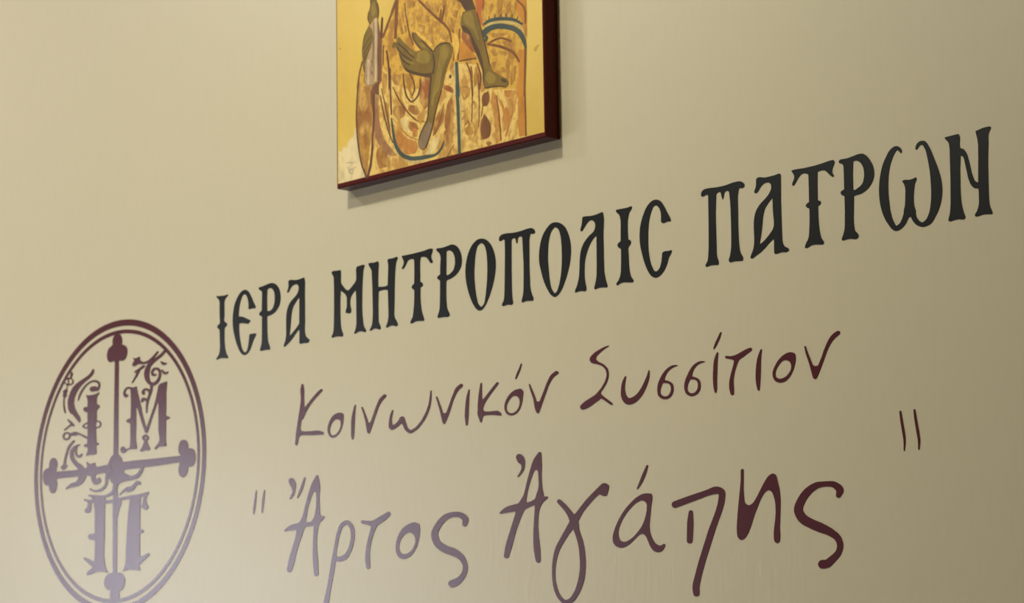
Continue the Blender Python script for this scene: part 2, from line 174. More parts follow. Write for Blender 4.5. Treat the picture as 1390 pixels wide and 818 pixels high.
'mit_10':[[2761,21065,2737,21064,2713,21061,2692,21054,2674,21046,2655,21035,2625,21011,2604,20990,2587,20969,2542,20892,2515,20830,2501,20786,2494,20754,2486,20680,2486,20634,2488,20599,2493,20563,2502,20515,2537,20394,2556,20343,2578,20292,2594,20260,2609,20235,2632,20201,2647,20184,2665,20168,2685,20157,2706,20147,2727,20142,2745,20141,2763,20144,2803,20158,2833,20175,2867,20205,2885,20226,2905,20256,2918,20280,2943,20338,2954,20356,2987,20394,2994,20408,2998,20423,2997,20428,2991,20430,2950,20427,2894,20433,2864,20428,2849,20421,2842,20407,2839,20374,2829,20317,2813,20271,2803,20253,2791,20240,2774,20225,2759,20216,2744,20215,2730,20217,2718,20222,2704,20232,2691,20252,2659,20319,2648,20356,2637,20401,2625,20484,2622,20572,2626,20695,2637,20789,2652,20851,2675,20911,2708,20972,2716,20982,2732,20990,2750,20994,2765,20993,2776,20989,2788,20982,2802,20968,2814,20955,2827,20931,2838,20896,2842,20841,2837,20796,2842,20784,2852,20774,2867,20767,2885,20764,2935,20775,2953,20775,2986,20771,2992,20772,2995,20776,2992,20794,2981,20822,2938,20890,2900,20957,2863,21009,2844,21029,2820,21046,2788,21059]],
'pat_1':[[4063,21067,4023,21068,3972,21067,3870,21054,3807,21052,3730,21053,3627,21062,3553,21064,3532,21060,3512,21052,3497,21042,3487,21028,3482,21016,3481,21003,3485,20992,3492,20982,3500,20979,3521,20980,3555,20989,3567,20990,3579,20987,3587,20984,3592,20979,3593,20974,3586,20571,3578,20368,3567,20267,3561,20238,3551,20214,3528,20187,3523,20177,3523,20170,3526,20164,3530,20158,3536,20154,3545,20153,3585,20161,3614,20162,3656,20159,3713,20152,3717,20153,3721,20157,3727,20173,3728,20184,3726,20195,3705,20243,3699,20280,3699,20648,3701,20761,3716,20967,3720,20975,3733,20986,3742,20990,3756,20991,3776,20989,3782,20987,3786,20984,3805,20914,3813,20897,3815,20897,3818,20899,3824,20909,3833,20929,3840,20965,3845,20972,3853,20979,3873,20986,3890,20984,3911,20975,3915,20970,3917,20963,3928,20861,3932,20757,3933,20608,3928,20366,3924,20326,3915,20278,3903,20231,3882,20189,3882,20181,3884,20172,3895,20158,3900,20155,3906,20154,3968,20158,3990,20157,4035,20150,4060,20148,4085,20147,4091,20149,4094,20152,4099,20173,4096,20188,4091,20200,4066,20239,4056,20268,4051,20299,4042,20387,4039,20572,4044,20746,4045,20853,4047,20899,4059,20957,4071,20984,4074,20986,4079,20986,4101,20981,4113,20979,4131,20981,4141,20985,4147,20990,4151,20997,4152,21006,4150,21017,4145,21027,4138,21036,4126,21045,4113,21054,4099,21060,4082,21065]],
'pat_2':[[4671,21056,4626,21050,4593,21047,4486,21044,4453,21047,4395,21061,4373,21063,4359,21062,4345,21058,4338,21054,4332,21046,4330,21036,4330,21002,4323,20961,4316,20945,4300,20922,4297,20912,4299,20899,4310,20888,4316,20886,4321,20886,4344,20894,4357,20904,4388,20940,4419,20966,4441,20978,4467,20983,4486,20984,4505,20981,4524,20974,4538,20966,4546,20957,4551,20945,4554,20929,4554,20915,4551,20900,4543,20885,4527,20862,4512,20845,4493,20829,4461,20805,4394,20763,4368,20744,4342,20718,4325,20698,4311,20677,4301,20657,4286,20611,4277,20559,4274,20475,4277,20375,4272,20313,4264,20274,4255,20250,4223,20195,4211,20170,4212,20161,4222,20155,4236,20151,4250,20154,4281,20170,4360,20201,4385,20214,4426,20239,4521,20305,4552,20322,4563,20326,4566,20326,4569,20323,4570,20315,4567,20173,4570,20164,4578,20154,4583,20151,4589,20151,4614,20151,4666,20159,4679,20160,4696,20158,4731,20151,4747,20150,4764,20154,4780,20162,4785,20166,4786,20170,4783,20179,4775,20190,4765,20197,4731,20214,4723,20220,4715,20228,4700,20260,4691,20295,4689,20433,4690,20768,4700,21028,4697,21039,4687,21052,4679,21056],[4557,20792,4561,20793,4563,20792,4567,20782,4568,20626,4577,20526,4576,20482,4563,20448,4557,20436,4540,20419,4487,20373,4451,20345,4426,20328,4403,20316,4367,20299,4361,20298,4356,20298,4354,20303,4355,20311,4374,20378,4389,20443,4401,20506,4415,20593,4423,20623,4436,20663,4451,20693,4467,20713,4521,20764]],
'pat_3':[[5452,21077,5399,21075,5295,21064,5188,21057,5053,21056,4919,21062,4870,21060,4862,21058,4859,21056,4861,21049,4888,21013,4894,21000,4897,20984,4897,20970,4894,20958,4874,20925,4861,20898,4863,20891,4876,20883,4884,20883,4892,20888,4919,20914,4946,20949,4961,20965,4980,20982,4996,20991,5010,20994,5024,20996,5040,20996,5056,20993,5072,20988,5093,20979,5101,20974,5104,20969,5104,20823,5101,20667,5099,20663,5095,20660,5076,20653,5065,20646,5053,20633,5051,20627,5056,20618,5069,20604,5079,20597,5098,20590,5103,20584,5101,20488,5096,20404,5086,20306,5080,20276,5067,20245,5037,20208,5026,20187,5019,20165,5020,20160,5030,20154,5044,20151,5057,20152,5103,20171,5133,20174,5159,20174,5197,20170,5273,20157,5281,20160,5292,20172,5293,20180,5290,20191,5261,20230,5250,20257,5237,20318,5229,20390,5225,20496,5225,20589,5227,20593,5231,20597,5250,20604,5261,20611,5269,20620,5271,20628,5267,20639,5260,20648,5250,20654,5229,20661,5225,20668,5228,20830,5236,20974,5238,20980,5243,20982,5273,20986,5310,20986,5336,20981,5349,20974,5362,20965,5415,20912,5428,20901,5451,20888,5457,20887,5463,20888,5470,20893,5472,20899,5455,20921,5449,20932,5446,20945,5446,20961,5454,20985,5482,21036,5485,21050,5481,21061,5473,21072,5465,21076]],
'pat_4':[[5855,21080,5832,21080,5809,21079,5704,21064,5680,21062,5649,21061,5575,21064,5567,21063,5559,21059,5548,21050,5545,21044,5548,21034,5555,21024,5565,21018,5586,21013,5596,21006,5608,20986,5611,20973,5611,20855,5608,20726,5604,20720,5580,20715,5570,20711,5562,20703,5556,20691,5559,20683,5570,20667,5581,20658,5604,20649,5608,20644,5609,20635,5608,20488,5599,20317,5593,20279,5585,20253,5571,20219,5555,20195,5550,20185,5550,20177,5551,20170,5557,20161,5563,20158,5570,20158,5623,20164,5667,20164,5693,20160,5731,20149,5747,20148,5757,20149,5765,20152,5774,20158,5781,20165,5785,20176,5784,20193,5776,20207,5749,20233,5739,20246,5733,20266,5728,20301,5725,20340,5726,20379,5739,20623,5743,20626,5749,20628,5827,20634,5854,20639,5892,20652,5926,20668,5955,20688,5986,20718,6010,20751,6026,20787,6031,20806,6034,20828,6034,20855,6031,20878,6026,20901,6018,20923,6009,20945,5996,20969,5981,20992,5966,21013,5953,21028,5932,21047,5912,21061,5894,21071,5876,21077],[5787,21013,5800,21010,5813,21005,5838,20991,5855,20975,5871,20952,5885,20925,5892,20897,5897,20859,5896,20829,5892,20805,5883,20775,5871,20752,5858,20737,5836,20722,5775,20696,5765,20693,5754,20693,5746,20695,5738,20701,5735,20705,5734,20712,5736,20868,5747,21001,5749,21009,5753,21013,5769,21014]],
'pat_5':[[6700,21075,6682,21074,6664,21071,6650,21065,6638,21057,6627,21045,6618,21029,6613,21013,6612,20999,6618,20992,6625,20990,6630,20991,6636,20994,6658,21018,6670,21027,6685,21031,6705,21029,6713,21024,6720,21015,6748,20962,6758,20926,6776,20832,6792,20734,6798,20644,6801,20516,6798,20462,6793,20413,6780,20340,6769,20300,6748,20257,6729,20228,6710,20211,6681,20195,6672,20193,6662,20194,6650,20198,6636,20206,6616,20223,6596,20251,6587,20268,6581,20287,6578,20303,6582,20317,6582,20331,6567,20373,6562,20392,6558,20439,6561,20505,6568,20550,6581,20616,6587,20633,6604,20658,6608,20668,6609,20676,6607,20684,6603,20691,6598,20693,6562,20684,6535,20681,6507,20681,6462,20689,6447,20690,6427,20687,6420,20685,6416,20681,6417,20675,6433,20654,6442,20637,6449,20615,6454,20590,6454,20560,6446,20459,6440,20410,6422,20358,6418,20328,6398,20281,6381,20254,6369,20237,6356,20226,6338,20217,6320,20211,6315,20210,6310,20212,6298,20226,6277,20263,6266,20286,6257,20309,6244,20358,6235,20401,6225,20502,6220,20572,6219,20635,6222,20697,6228,20753,6237,20806,6250,20857,6267,20905,6288,20946,6316,20992,6349,21027,6358,21032,6366,21030,6378,21022,6407,20992,6414,20989,6421,20990,6425,20995,6425,21004,6420,21027,6412,21043,6400,21055,6383,21067,6365,21075,6348,21078,6332,21078,6317,21075,6299,21068,6278,21058,6255,21041,6235,21020,6183,20948,6153,20894,6137,20854,6123,20809,6107,20745,6099,20693,6094,20643,6093,20582,6096,20531,6102,20483,6111,20439,6124,20392,6141,20349,6167,20295,6191,20257,6236,20197,6257,20176,6272,20166,6283,20160,6305,20154,6330,20154,6358,20161,6391,20176,6414,20190,6436,20211,6460,20240,6482,20274,6487,20276,6505,20277,6512,20276,6515,20273,6531,20239,6544,20219,6558,20202,6577,20183,6604,20165,6638,20150,6667,20143,6682,20141,6699,20142,6737,20149,6760,20156,6781,20166,6799,20179,6814,20195,6873,20271,6886,20293,6905,20330,6921,20369,6933,20409,6941,20451,6945,20489,6946,20532,6943,20575,6935,20624,6928,20655,6914,20701,6891,20769,6824,20935,6806,20974,6773,21032,6756,21053,6744,21063,6729,21070,6714,21074]],
'pat_6':[[7588,21071,7542,21072,7504,21069,7436,21057,7421,21054,7416,21050,7416,21044,7436,20959,7440,20921,7441,20887,7436,20764,7422,20516,7421,20506,7418,20502,7413,20503,7406,20506,7385,20519,7373,20533,7363,20553,7343,20611,7311,20755,7294,20816,7284,20840,7270,20863,7253,20884,7239,20894,7213,20905,7207,20910,7203,20917,7200,20929,7200,20959,7207,21020,7203,21040,7195,21057,7189,21062,7179,21063,7020,21058,7013,21058,7009,21055,7011,21046,7021,21030,7049,21001,7058,20988,7063,20967,7068,20912,7065,20821,7062,20591,7050,20335,7043,20276,7034,20230,7026,20204,7010,20165,7011,20160,7014,20156,7024,20148,7031,20145,7041,20144,7085,20151,7141,20153,7161,20150,7194,20141,7206,20140,7216,20142,7223,20146,7231,20152,7234,20158,7234,20169,7217,20210,7198,20282,7190,20330,7186,20398,7185,20465,7191,20686,7205,20815,7207,20823,7211,20826,7220,20822,7234,20811,7244,20798,7249,20788,7293,20576,7309,20528,7319,20503,7338,20476,7349,20465,7360,20455,7372,20448,7381,20444,7417,20436,7421,20433,7423,20431,7423,20360,7421,20297,7417,20268,7409,20240,7395,20211,7385,20195,7367,20176,7363,20169,7361,20159,7363,20151,7365,20148,7370,20146,7396,20144,7418,20146,7454,20151,7478,20152,7509,20149,7573,20139,7580,20141,7584,20146,7587,20154,7587,20159,7561,20216,7556,20233,7552,20255,7549,20285,7548,20385,7555,20657,7563,20791,7572,20890,7574,20959,7577,20982,7585,21006,7591,21017,7608,21037,7613,21052,7612,21062,7609,21068,7602,21070]],
'koi_1':[[-3789,19618,-3801,19615,-3807,19610,-3826,19552,-3828,19518,-3818,19438,-3824,19380,-3850,19257,-3885,19135,-3911,19019,-3923,18979,-3926,18937,-3946,18831,-3941,18818,-3933,18813,-3921,18809,-3906,18810,-3896,18816,-3859,18913,-3847,18925,-3828,18932,-3805,18933,-3754,18931,-3597,18914,-3376,18900,-3365,18900,-3355,18903,-3349,18908,-3346,18915,-3351,18927,-3364,18935,-3421,18953,-3455,18961,-3505,18967,-3616,18969,-3731,18978,-3770,18984,-3800,18991,-3816,18998,-3826,19008,-3829,19026,-3814,19108,-3808,19127,-3800,19136,-3776,19148,-3768,19155,-3724,19214,-3679,19266,-3633,19309,-3579,19351,-3515,19393,-3377,19474,-3369,19480,-3366,19487,-3369,19495,-3375,19501,-3387,19506,-3398,19507,-3413,19503,-3466,19479,-3509,19455,-3559,19423,-3621,19380,-3710,19314,-3729,19304,-3741,19303,-3746,19310,-3748,19325,-3751,19424,-3748,19504,-3750,19542,-3765,19605,-3774,19614]],
'koi_2':[[-3027,19155,-3064,19153,-3098,19148,-3130,19138,-3159,19124,-3187,19105,-3213,19081,-3232,19057,-3252,19022,-3264,18994,-3269,18970,-3268,18941,-3262,18916,-3248,18888,-3233,18870,-3210,18853,-3183,18842,-3157,18838,-3127,18841,-3093,18849,-3063,18863,-3033,18882,-3010,18902,-2987,18930,-2970,18960,-2955,18997,-2944,19040,-2936,19099,-2938,19116,-2948,19131,-2971,19143,-2997,19152],[-3090,19074,-3065,19073,-3042,19066,-3020,19056,-3007,19043,-3001,19031,-2999,19009,-3001,18985,-3008,18961,-3019,18941,-3035,18921,-3054,18903,-3078,18888,-3102,18876,-3123,18871,-3148,18869,-3172,18871,-3187,18877,-3198,18886,-3208,18899,-3216,18914,-3220,18944,-3213,18978,-3190,19016,-3163,19047,-3148,19057,-3129,19065,-3110,19071]],
'koi_3':[[-2705,19225,-2713,19223,-2719,19217,-2753,19143,-2773,19080,-2786,19019,-2789,18973,-2791,18839,-2780,18787,-2773,18780,-2762,18776,-2750,18777,-2742,18784,-2733,18816,-2727,18849,-2706,19100,-2690,19211,-2693,19221,-2698,19224]],
'koi_4':[[-2122,19299,-2140,19295,-2195,19268,-2217,19253,-2237,19233,-2291,19155,-2398,18972,-2405,18966,-2417,18962,-2432,18960,-2439,18963,-2445,18968,-2464,19015,-2486,19060,-2517,19116,-2551,19173,-2558,19179,-2565,19182,-2575,19182,-2581,19178,-2581,19168,-2540,19083,-2508,19000,-2494,18949,-2472,18848,-2466,18841,-2441,18821,-2434,18821,-2423,18823,-2411,18833,-2253,19117,-2227,19155,-2198,19188,-2169,19214,-2142,19232,-2094,19259,-2085,19267,-2083,19278,-2090,19288,-2104,19297]],
'koi_5':[[-1230,19250,-1234,19248,-1237,19241,-1250,19160,-1268,19097,-1288,19050,-1316,19001,-1357,18947,-1407,18894,-1457,18854,-1514,18818,-1547,18804,-1599,18791,-1621,18789,-1638,18795,-1665,18816,-1682,18837,-1739,18959,-1746,18966,-1756,18973,-1778,18979,-1799,18979,-1816,18973,-1861,18927,-1900,18901,-1933,18890,-1951,18887,-1962,18888,-1968,18893,-1972,18903,-1981,18944,-1979,18966,-1970,19005,-1952,19067,-1955,19076,-1966,19080,-1973,19078,-1977,19075,-2006,19032,-2020,19005,-2030,18973,-2043,18899,-2044,18880,-2038,18858,-2027,18845,-2011,18834,-1995,18828,-1970,18825,-1947,18827,-1919,18835,-1870,18853,-1804,18886,-1793,18889,-1786,18886,-1779,18878,-1747,18824,-1727,18800,-1688,18770,-1671,18760,-1653,18752,-1639,18748,-1621,18747,-1589,18749,-1532,18768,-1486,18787,-1456,18805,-1415,18833,-1356,18881,-1327,18911,-1302,18941,-1261,19003,-1244,19038,-1232,19070,-1223,19106,-1215,19147,-1211,19240,-1214,19245,-1219,19249]],
'koi_6':[[-667,19272,-684,19267,-738,19242,-763,19224,-779,19207,-841,19112,-933,18948,-939,18941,-949,18938,-965,18935,-978,18936,-992,18941,-1002,18948,-1044,19038,-1102,19152,-1109,19159,-1116,19162,-1123,19163,-1130,19159,-1130,19148,-1091,19052,-1057,18963,-1016,18831,-1002,18808,-991,18799,-984,18797,-977,18798,-970,18800,-964,18805,-910,18880,-882,18926,-799,19087,-782,19113,-753,19151,-728,19179,-706,19197,-685,19209,-637,19231,-627,19239,-626,19251,-634,19263,-649,19271]],
'koi_7':[[-512,19185,-521,19184,-526,19177,-550,19127,-563,19094,-578,19031,-593,18924,-597,18885,-597,18848,-585,18757,-583,18748,-578,18743,-571,18739,-565,18738,-551,18740,-545,18749,-527,18853,-512,19077,-500,19172,-504,19182]],
'koi_8':[[-4,19219,-17,19213,-81,19168,-238,19048,-252,19039,-262,19036,-268,19037,-272,19042,-277,19063,-275,19230,-279,19238,-288,19242,-298,19240,-303,19236,-327,19153,-345,19068,-358,18964,-358,18916,-366,18873,-361,18849,-320,18763,-315,18755,-308,18751,-301,18750,-294,18751,-288,18757,-273,18804,-265,18817,-253,18825,-236,18830,-189,18831,-119,18826,-66,18820,53,18800,63,18802,71,18807,71,18814,69,18819,44,18842,24,18855,1,18864,-32,18869,-151,18872,-201,18877,-228,18883,-245,18889,-257,18898,-262,18908,-261,18919,-240,18963,-219,18990,-192,19019,-123,19081,24,19195,27,19204,21,19213,9,19219]],
'koi_9a':[[435,19401,429,19399,425,19394,388,19338,346,19282,324,19230,324,19223,329,19218,339,19219,346,19224,383,19271,415,19317,429,19345,446,19390,445,19398,441,19401]],
'koi_9':[[392,19095,352,19093,320,19089,287,19080,257,19067,227,19050,193,19024,168,18999,148,18972,134,18946,125,18922,122,18895,125,18870,134,18846,151,18822,169,18806,195,18794,224,18785,253,18781,283,18783,318,18791,344,18802,370,18819,392,18839,411,18863,428,18895,444,18934,463,19024,465,19042,462,19054,456,19063,437,19082,418,19092],[298,19017,318,19017,341,19010,363,18998,380,18983,389,18967,395,18941,395,18919,389,18897,379,18875,363,18854,346,18838,326,18826,300,18816,274,18810,251,18810,225,18814,206,18821,192,18828,180,18839,170,18854,165,18866,162,18880,164,18895,169,18913,178,18932,189,18949,207,18970,229,18990,242,18999,259,19007,278,19014]],
'koi_10':[[1040,19240,1030,19237,998,19225,966,19211,943,19196,922,19176,871,19108,825,19028,777,18952,752,18910,748,18906,740,18903,727,18902,714,18903,702,18908,693,18914,661,18987,585,19126,581,19131,575,19134,567,19135,562,19131,562,19122,585,19056,638,18938,650,18869,660,18830,679,18786,698,18765,704,18760,714,18759,724,18760,730,18763,735,18768,894,19054,913,19083,932,19108,963,19142,989,19164,1013,19177,1067,19197,1078,19205,1080,19212,1080,19219,1071,19231,1056,19238]],
'sys_1':[[1929,19440,1874,19434,1833,19425,1787,19412,1715,19389,1686,19377,1664,19364,1638,19347,1623,19331,1617,19316,1618,19299,1628,19282,1643,19268,1671,19256,1729,19243,1796,19220,1827,19204,1857,19180,1876,19159,1887,19135,1893,19104,1890,19078,1882,19057,1866,19028,1851,19006,1834,18985,1795,18948,1720,18893,1700,18882,1669,18869,1528,18822,1497,18807,1449,18780,1440,18768,1440,18753,1449,18739,1466,18728,1482,18724,1500,18724,1557,18735,1591,18744,1632,18759,1698,18787,1744,18803,1760,18810,1782,18825,1788,18826,1800,18822,1833,18805,1902,18762,1953,18732,1962,18729,1968,18729,1977,18732,1980,18736,1980,18744,1971,18754,1927,18787,1858,18830,1802,18871,1792,18880,1789,18890,1790,18898,1796,18906,1835,18939,1881,18989,1898,19011,1914,19040,1925,19070,1929,19095,1927,19126,1919,19154,1911,19168,1900,19182,1867,19212,1830,19236,1776,19260,1758,19269,1728,19293,1722,19300,1720,19307,1722,19317,1729,19330,1736,19338,1749,19347,1804,19378,1839,19395,1876,19410,1937,19430,1941,19434,1941,19437,1935,19440]],
'sys_2':[[2584,19072,2578,19070,2575,19066,2555,19020,2536,18988,2471,18898,2427,18851,2392,18822,2352,18800,2315,18787,2276,18780,2255,18780,2246,18783,2240,18787,2225,18801,2212,18818,2203,18832,2198,18845,2190,18885,2189,18920,2198,18974,2214,19035,2212,19041,2206,19045,2197,19045,2191,19042,2155,18994,2139,18961,2127,18914,2120,18843,2124,18812,2141,18775,2153,18757,2165,18742,2190,18722,2216,18710,2246,18703,2282,18703,2325,18710,2358,18720,2388,18734,2423,18756,2456,18781,2490,18816,2526,18861,2552,18904,2574,18949,2588,18984,2594,19016,2594,19063,2590,19070]],
'sys_3':[[2988,19085,2956,19084,2920,19075,2879,19060,2847,19041,2816,19017,2788,18990,2757,18950,2731,18910,2719,18881,2712,18848,2711,18813,2715,18781,2724,18760,2739,18744,2762,18727,2788,18714,2814,18707,2840,18704,2867,18704,2893,18710,2914,18718,2931,18729,2946,18745,2959,18763,2969,18789,2971,18819,2967,18849,2963,18861,2956,18872,2940,18887,2918,18900,2883,18915,2836,18928,2831,18931,2829,18936,2843,18966,2856,18986,2879,19011,2904,19031,2931,19045,2964,19057,2990,19063,3034,19069,3042,19072,3043,19076,3035,19081],[2803,18898,2809,18899,2826,18895,2861,18889,2885,18883,2902,18874,2913,18865,2920,18857,2925,18846,2928,18828,2928,18809,2923,18792,2915,18776,2902,18760,2889,18749,2874,18742,2853,18738,2839,18737,2827,18739,2812,18743,2798,18749,2774,18766,2766,18775,2762,18784,2759,18810,2764,18833,2785,18874]],
'sys_4':[[3396,19082,3364,19079,3331,19068,3297,19053,3268,19033,3241,19009,3220,18985,3174,18918,3158,18890,3145,18858,3139,18831,3138,18799,3143,18773,3152,18752,3170,18730,3190,18715,3213,18704,3238,18697,3267,18695,3293,18697,3319,18703,3340,18711,3358,18724,3374,18741,3386,18759,3394,18785,3395,18815,3391,18843,3381,18865,3366,18880,3343,18895,3312,18909,3270,18921,3265,18923,3263,18927,3276,18964,3285,18982,3305,19008,3329,19028,3355,19043,3387,19055,3408,19059,3456,19063,3464,19066,3466,19070,3465,19072,3459,19075,3422,19081],[3237,18890,3245,18890,3288,18884,3303,18881,3314,18876,3330,18867,3341,18857,3348,18846,3352,18832,3353,18811,3351,18792,3345,18776,3335,18760,3321,18747,3306,18737,3286,18730,3265,18728,3240,18732,3228,18736,3217,18742,3206,18751,3198,18760,3192,18769,3189,18780,3189,18808,3195,18831,3217,18869,3231,18885]],
'sys_5a':[[3726,19378,3718,19373,3697,19347,3639,19269,3625,19244,3609,19205,3608,19199,3612,19194,3617,19193,3623,19195,3638,19211,3673,19253,3703,19296,3719,19323,3737,19367,3738,19371,3735,19376]],
'sys_5':[[3661,19153,3653,19147,3633,19114,3621,19090,3612,19065,3601,19018,3590,18924,3587,18855,3591,18768,3598,18733,3608,18703,3613,18696,3621,18691,3630,18692,3635,18698,3642,18724,3646,18749,3648,18840,3662,19015,3668,19076,3678,19140,3677,19146,3672,19151,3667,19153]],
'sys_6':[[4157,19146,4090,19132,3969,19096,3935,19088,3904,19085,3876,19085,3853,19087,3800,19096,3789,19093,3783,19087,3782,19081,3784,19077,3794,19069,3885,19044,3906,19035,3912,19030,3914,19026,3913,19011,3905,18979,3871,18903,3851,18850,3840,18816,3834,18783,3832,18739,3837,18699,3851,18653,3856,18647,3867,18640,3878,18638,3889,18641,3896,18644,3901,18652,3903,18708,3898,18784,3904,18836,3913,18871,3924,18905,3941,18943,3965,18988,3984,19020,4000,19032,4067,19058,4121,19083,4176,19106,4185,19111,4190,19121,4190,19127,4187,19134,4182,19139,4174,19144,4165,19146]],
'sys_7':[[4324,19109,4318,19103,4291,19063,4270,19020,4259,18988,4251,18955,4238,18880,4233,18805,4237,18740,4243,18709,4258,18657,4262,18651,4269,18647,4278,18647,4284,18654,4296,18709,4301,18750,4311,18849,4322,19009,4327,19044,4339,19099,4338,19105,4335,19108,4329,19110]],
'sys_8':[[4759,19024,4726,19024,4696,19019,4663,19008,4628,18992,4596,18971,4566,18945,4543,18921,4519,18891,4501,18862,4492,18842,4486,18818,4487,18791,4495,18766,4508,18743,4524,18728,4545,18715,4575,18705,4602,18701,4637,18703,4667,18710,4701,18726,4731,18747,4752,18767,4777,18800,4800,18840,4820,18893,4829,18931,4831,18976,4827,18993,4822,19000,4814,19006,4801,19013,4788,19018,4772,19022],[4675,18945,4698,18941,4722,18932,4739,18921,4751,18907,4761,18886,4763,18867,4760,18847,4751,18823,4737,18804,4717,18786,4691,18768,4666,18756,4642,18749,4612,18745,4590,18746,4569,18752,4553,18760,4542,18768,4535,18775,4530,18786,4528,18803,4529,18820,4533,18834,4541,18849,4554,18870,4567,18887,4586,18906,4608,18925,4622,18934,4639,18940,4658,18944]],
'sys_9':[[5445,19178,5429,19174,5389,19158,5370,19148,5343,19129,5318,19104,5291,19070,5269,19036,5236,18981,5196,18904,5158,18840,5153,18834,5143,18830,5124,18827,5108,18828,5090,18835,5073,18847,5013,18983,4984,19058,4978,19065,4972,19067,4966,19067,4962,19063,4962,19053,4980,18977,5024,18861,5069,18709,5075,18698,5084,18692,5099,18685,5107,18684,5118,18687,5124,18693,5197,18811,5280,18968,5307,19009,5333,19043,5364,19074,5394,19098,5418,19112,5465,19134,5474,19141,5478,19153,5476,19159,5473,19166,5460,19175]],
'q1_1':[[-4777,18283,-4785,18280,-4790,18271,-4816,18171,-4838,18071,-4844,18027,-4846,17972,-4842,17962,-4834,17959,-4824,17963,-4818,17975,-4799,18031,-4787,18089,-4761,18268,-4765,18279,-4769,18282]],
'q1_2':[[-4602,18276,-4608,18273,-4612,18266,-4633,18201,-4645,18155,-4656,18096,-4663,18037,-4662,17978,-4658,17968,-4650,17965,-4642,17966,-4639,17969,-4634,17981,-4617,18044,-4604,18114,-4584,18264,-4585,18269,-4590,18274]],
'art_1b':[[-4024,18386,-4044,18385,-4063,18380,-4077,18369,-4083,18354,-4079,18339,-4062,18304,-4020,18246,-4008,18211,-4009,18196,-4015,18180,-4062,18115,-4062,18108,-4053,18104,-4037,18108,-4000,18127,-3980,18143,-3965,18161,-3951,18184,-3941,18208,-3928,18275,-3928,18292,-3931,18310,-3938,18325,-3952,18343,-3974,18367,-3986,18375,-4005,18383]],
'art_1a':[[-3746,18372,-3754,18370,-3762,18362,-3873,18183,-3906,18120,-3906,18111,-3898,18105,-3886,18105,-3879,18109,-3840,18147,-3811,18182,-3783,18226,-3757,18278,-3725,18356,-3726,18363,-3730,18368,-3739,18372]],
'art_1':[[-3490,18377,-3505,18375,-3515,18369,-3529,18351,-3586,18293,-3613,18254,-3676,18132,-3714,18053,-3742,17990,-3773,17905,-3787,17874,-3810,17837,-3849,17794,-3862,17785,-3876,17780,-3992,17769,-4039,17761,-4070,17753,-4097,17744,-4128,17731,-4177,17708,-4184,17701,-4184,17696,-4180,17691,-4167,17687,-4031,17691,-3946,17691,-3927,17688,-3922,17685,-3920,17680,-3937,17615,-3952,17573,-4062,17357,-4085,17305,-4101,17262,-4123,17185,-4124,17173,-4120,17163,-4113,17156,-4104,17149,-4088,17144,-4069,17141,-4047,17144,-4031,17153,-4022,17165,-3969,17258,-3925,17381,-3896,17445,-3839,17550,-3751,17704,-3739,17712,-3719,17715,-3578,17718,-3571,17716,-3567,17713,-3564,17700,-3584,17419,-3586,17342,-3578,17216,-3564,17088,-3561,17078,-3551,17068,-3537,17060,-3522,17057,-3507,17057,-3492,17060,-3480,17066,-3472,17075,-3470,17089,-3472,17212,-3491,17360,-3499,17469,-3497,17538,-3487,17612,-3472,17681,-3449,17738,-3432,17753,-3394,17772,-3343,17802,-3338,17806,-3336,17813,-3339,17821,-3350,17827,-3403,17837,-3418,17841,-3425,17846,-3429,17854,-3442,18070,-3440,18104,-3428,18194,-3430,18245,-3440,18292,-3463,18362,-3475,18373],[-3554,18164,-3545,18164,-3533,18162,-3521,18156,-3514,18150,-3510,18136,-3507,18087,-3509,18017,-3516,17955,-3524,17919,-3547,17841,-3563,17818,-3601,17783,-3612,17776,-3627,17772,-3646,17772,-3711,17778,-3719,17781,-3723,17785,-3724,17799,-3685,17934,-3667,17986,-3640,18042,-3602,18107,-3571,18151,-3562,18160]],
'art_2':[[-2902,17740,-2935,17736,-2969,17725,-3006,17708,-3032,17690,-3047,17674,-3061,17653,-3102,17563,-3219,17181,-3257,17033,-3290,16918,-3315,16844,-3355,16738,-3369,16687,-3381,16628,-3387,16566,-3384,16556,-3375,16546,-3363,16540,-3348,16535,-3330,16534,-3309,16538,-3295,16547,-3288,16559,-3226,16841,-3143,17117,-3118,17220,-3115,17223,-3107,17224,-3070,17218,-3048,17216,-3018,17216,-2988,17218,-2959,17222,-2929,17230,-2907,17237,-2885,17248,-2863,17263,-2846,17279,-2806,17328,-2779,17369,-2755,17422,-2737,17480,-2730,17532,-2733,17594,-2738,17618,-2746,17637,-2755,17655,-2771,17675,-2793,17696,-2817,17714,-2839,17726,-2857,17733,-2880,17739],[-2906,17680,-2895,17681,-2884,17679,-2872,17673,-2854,17660,-2829,17634,-2817,17605,-2809,17552,-2809,17511,-2819,17464,-2838,17413,-2856,17381,-2880,17352,-2914,17321,-2944,17302,-2976,17290,-3017,17282,-3058,17280,-3095,17285,-3104,17289,-3107,17296,-3091,17371,-3055,17498,-3030,17563,-2994,17627,-2976,17650,-2966,17658,-2950,17667,-2928,17675]],
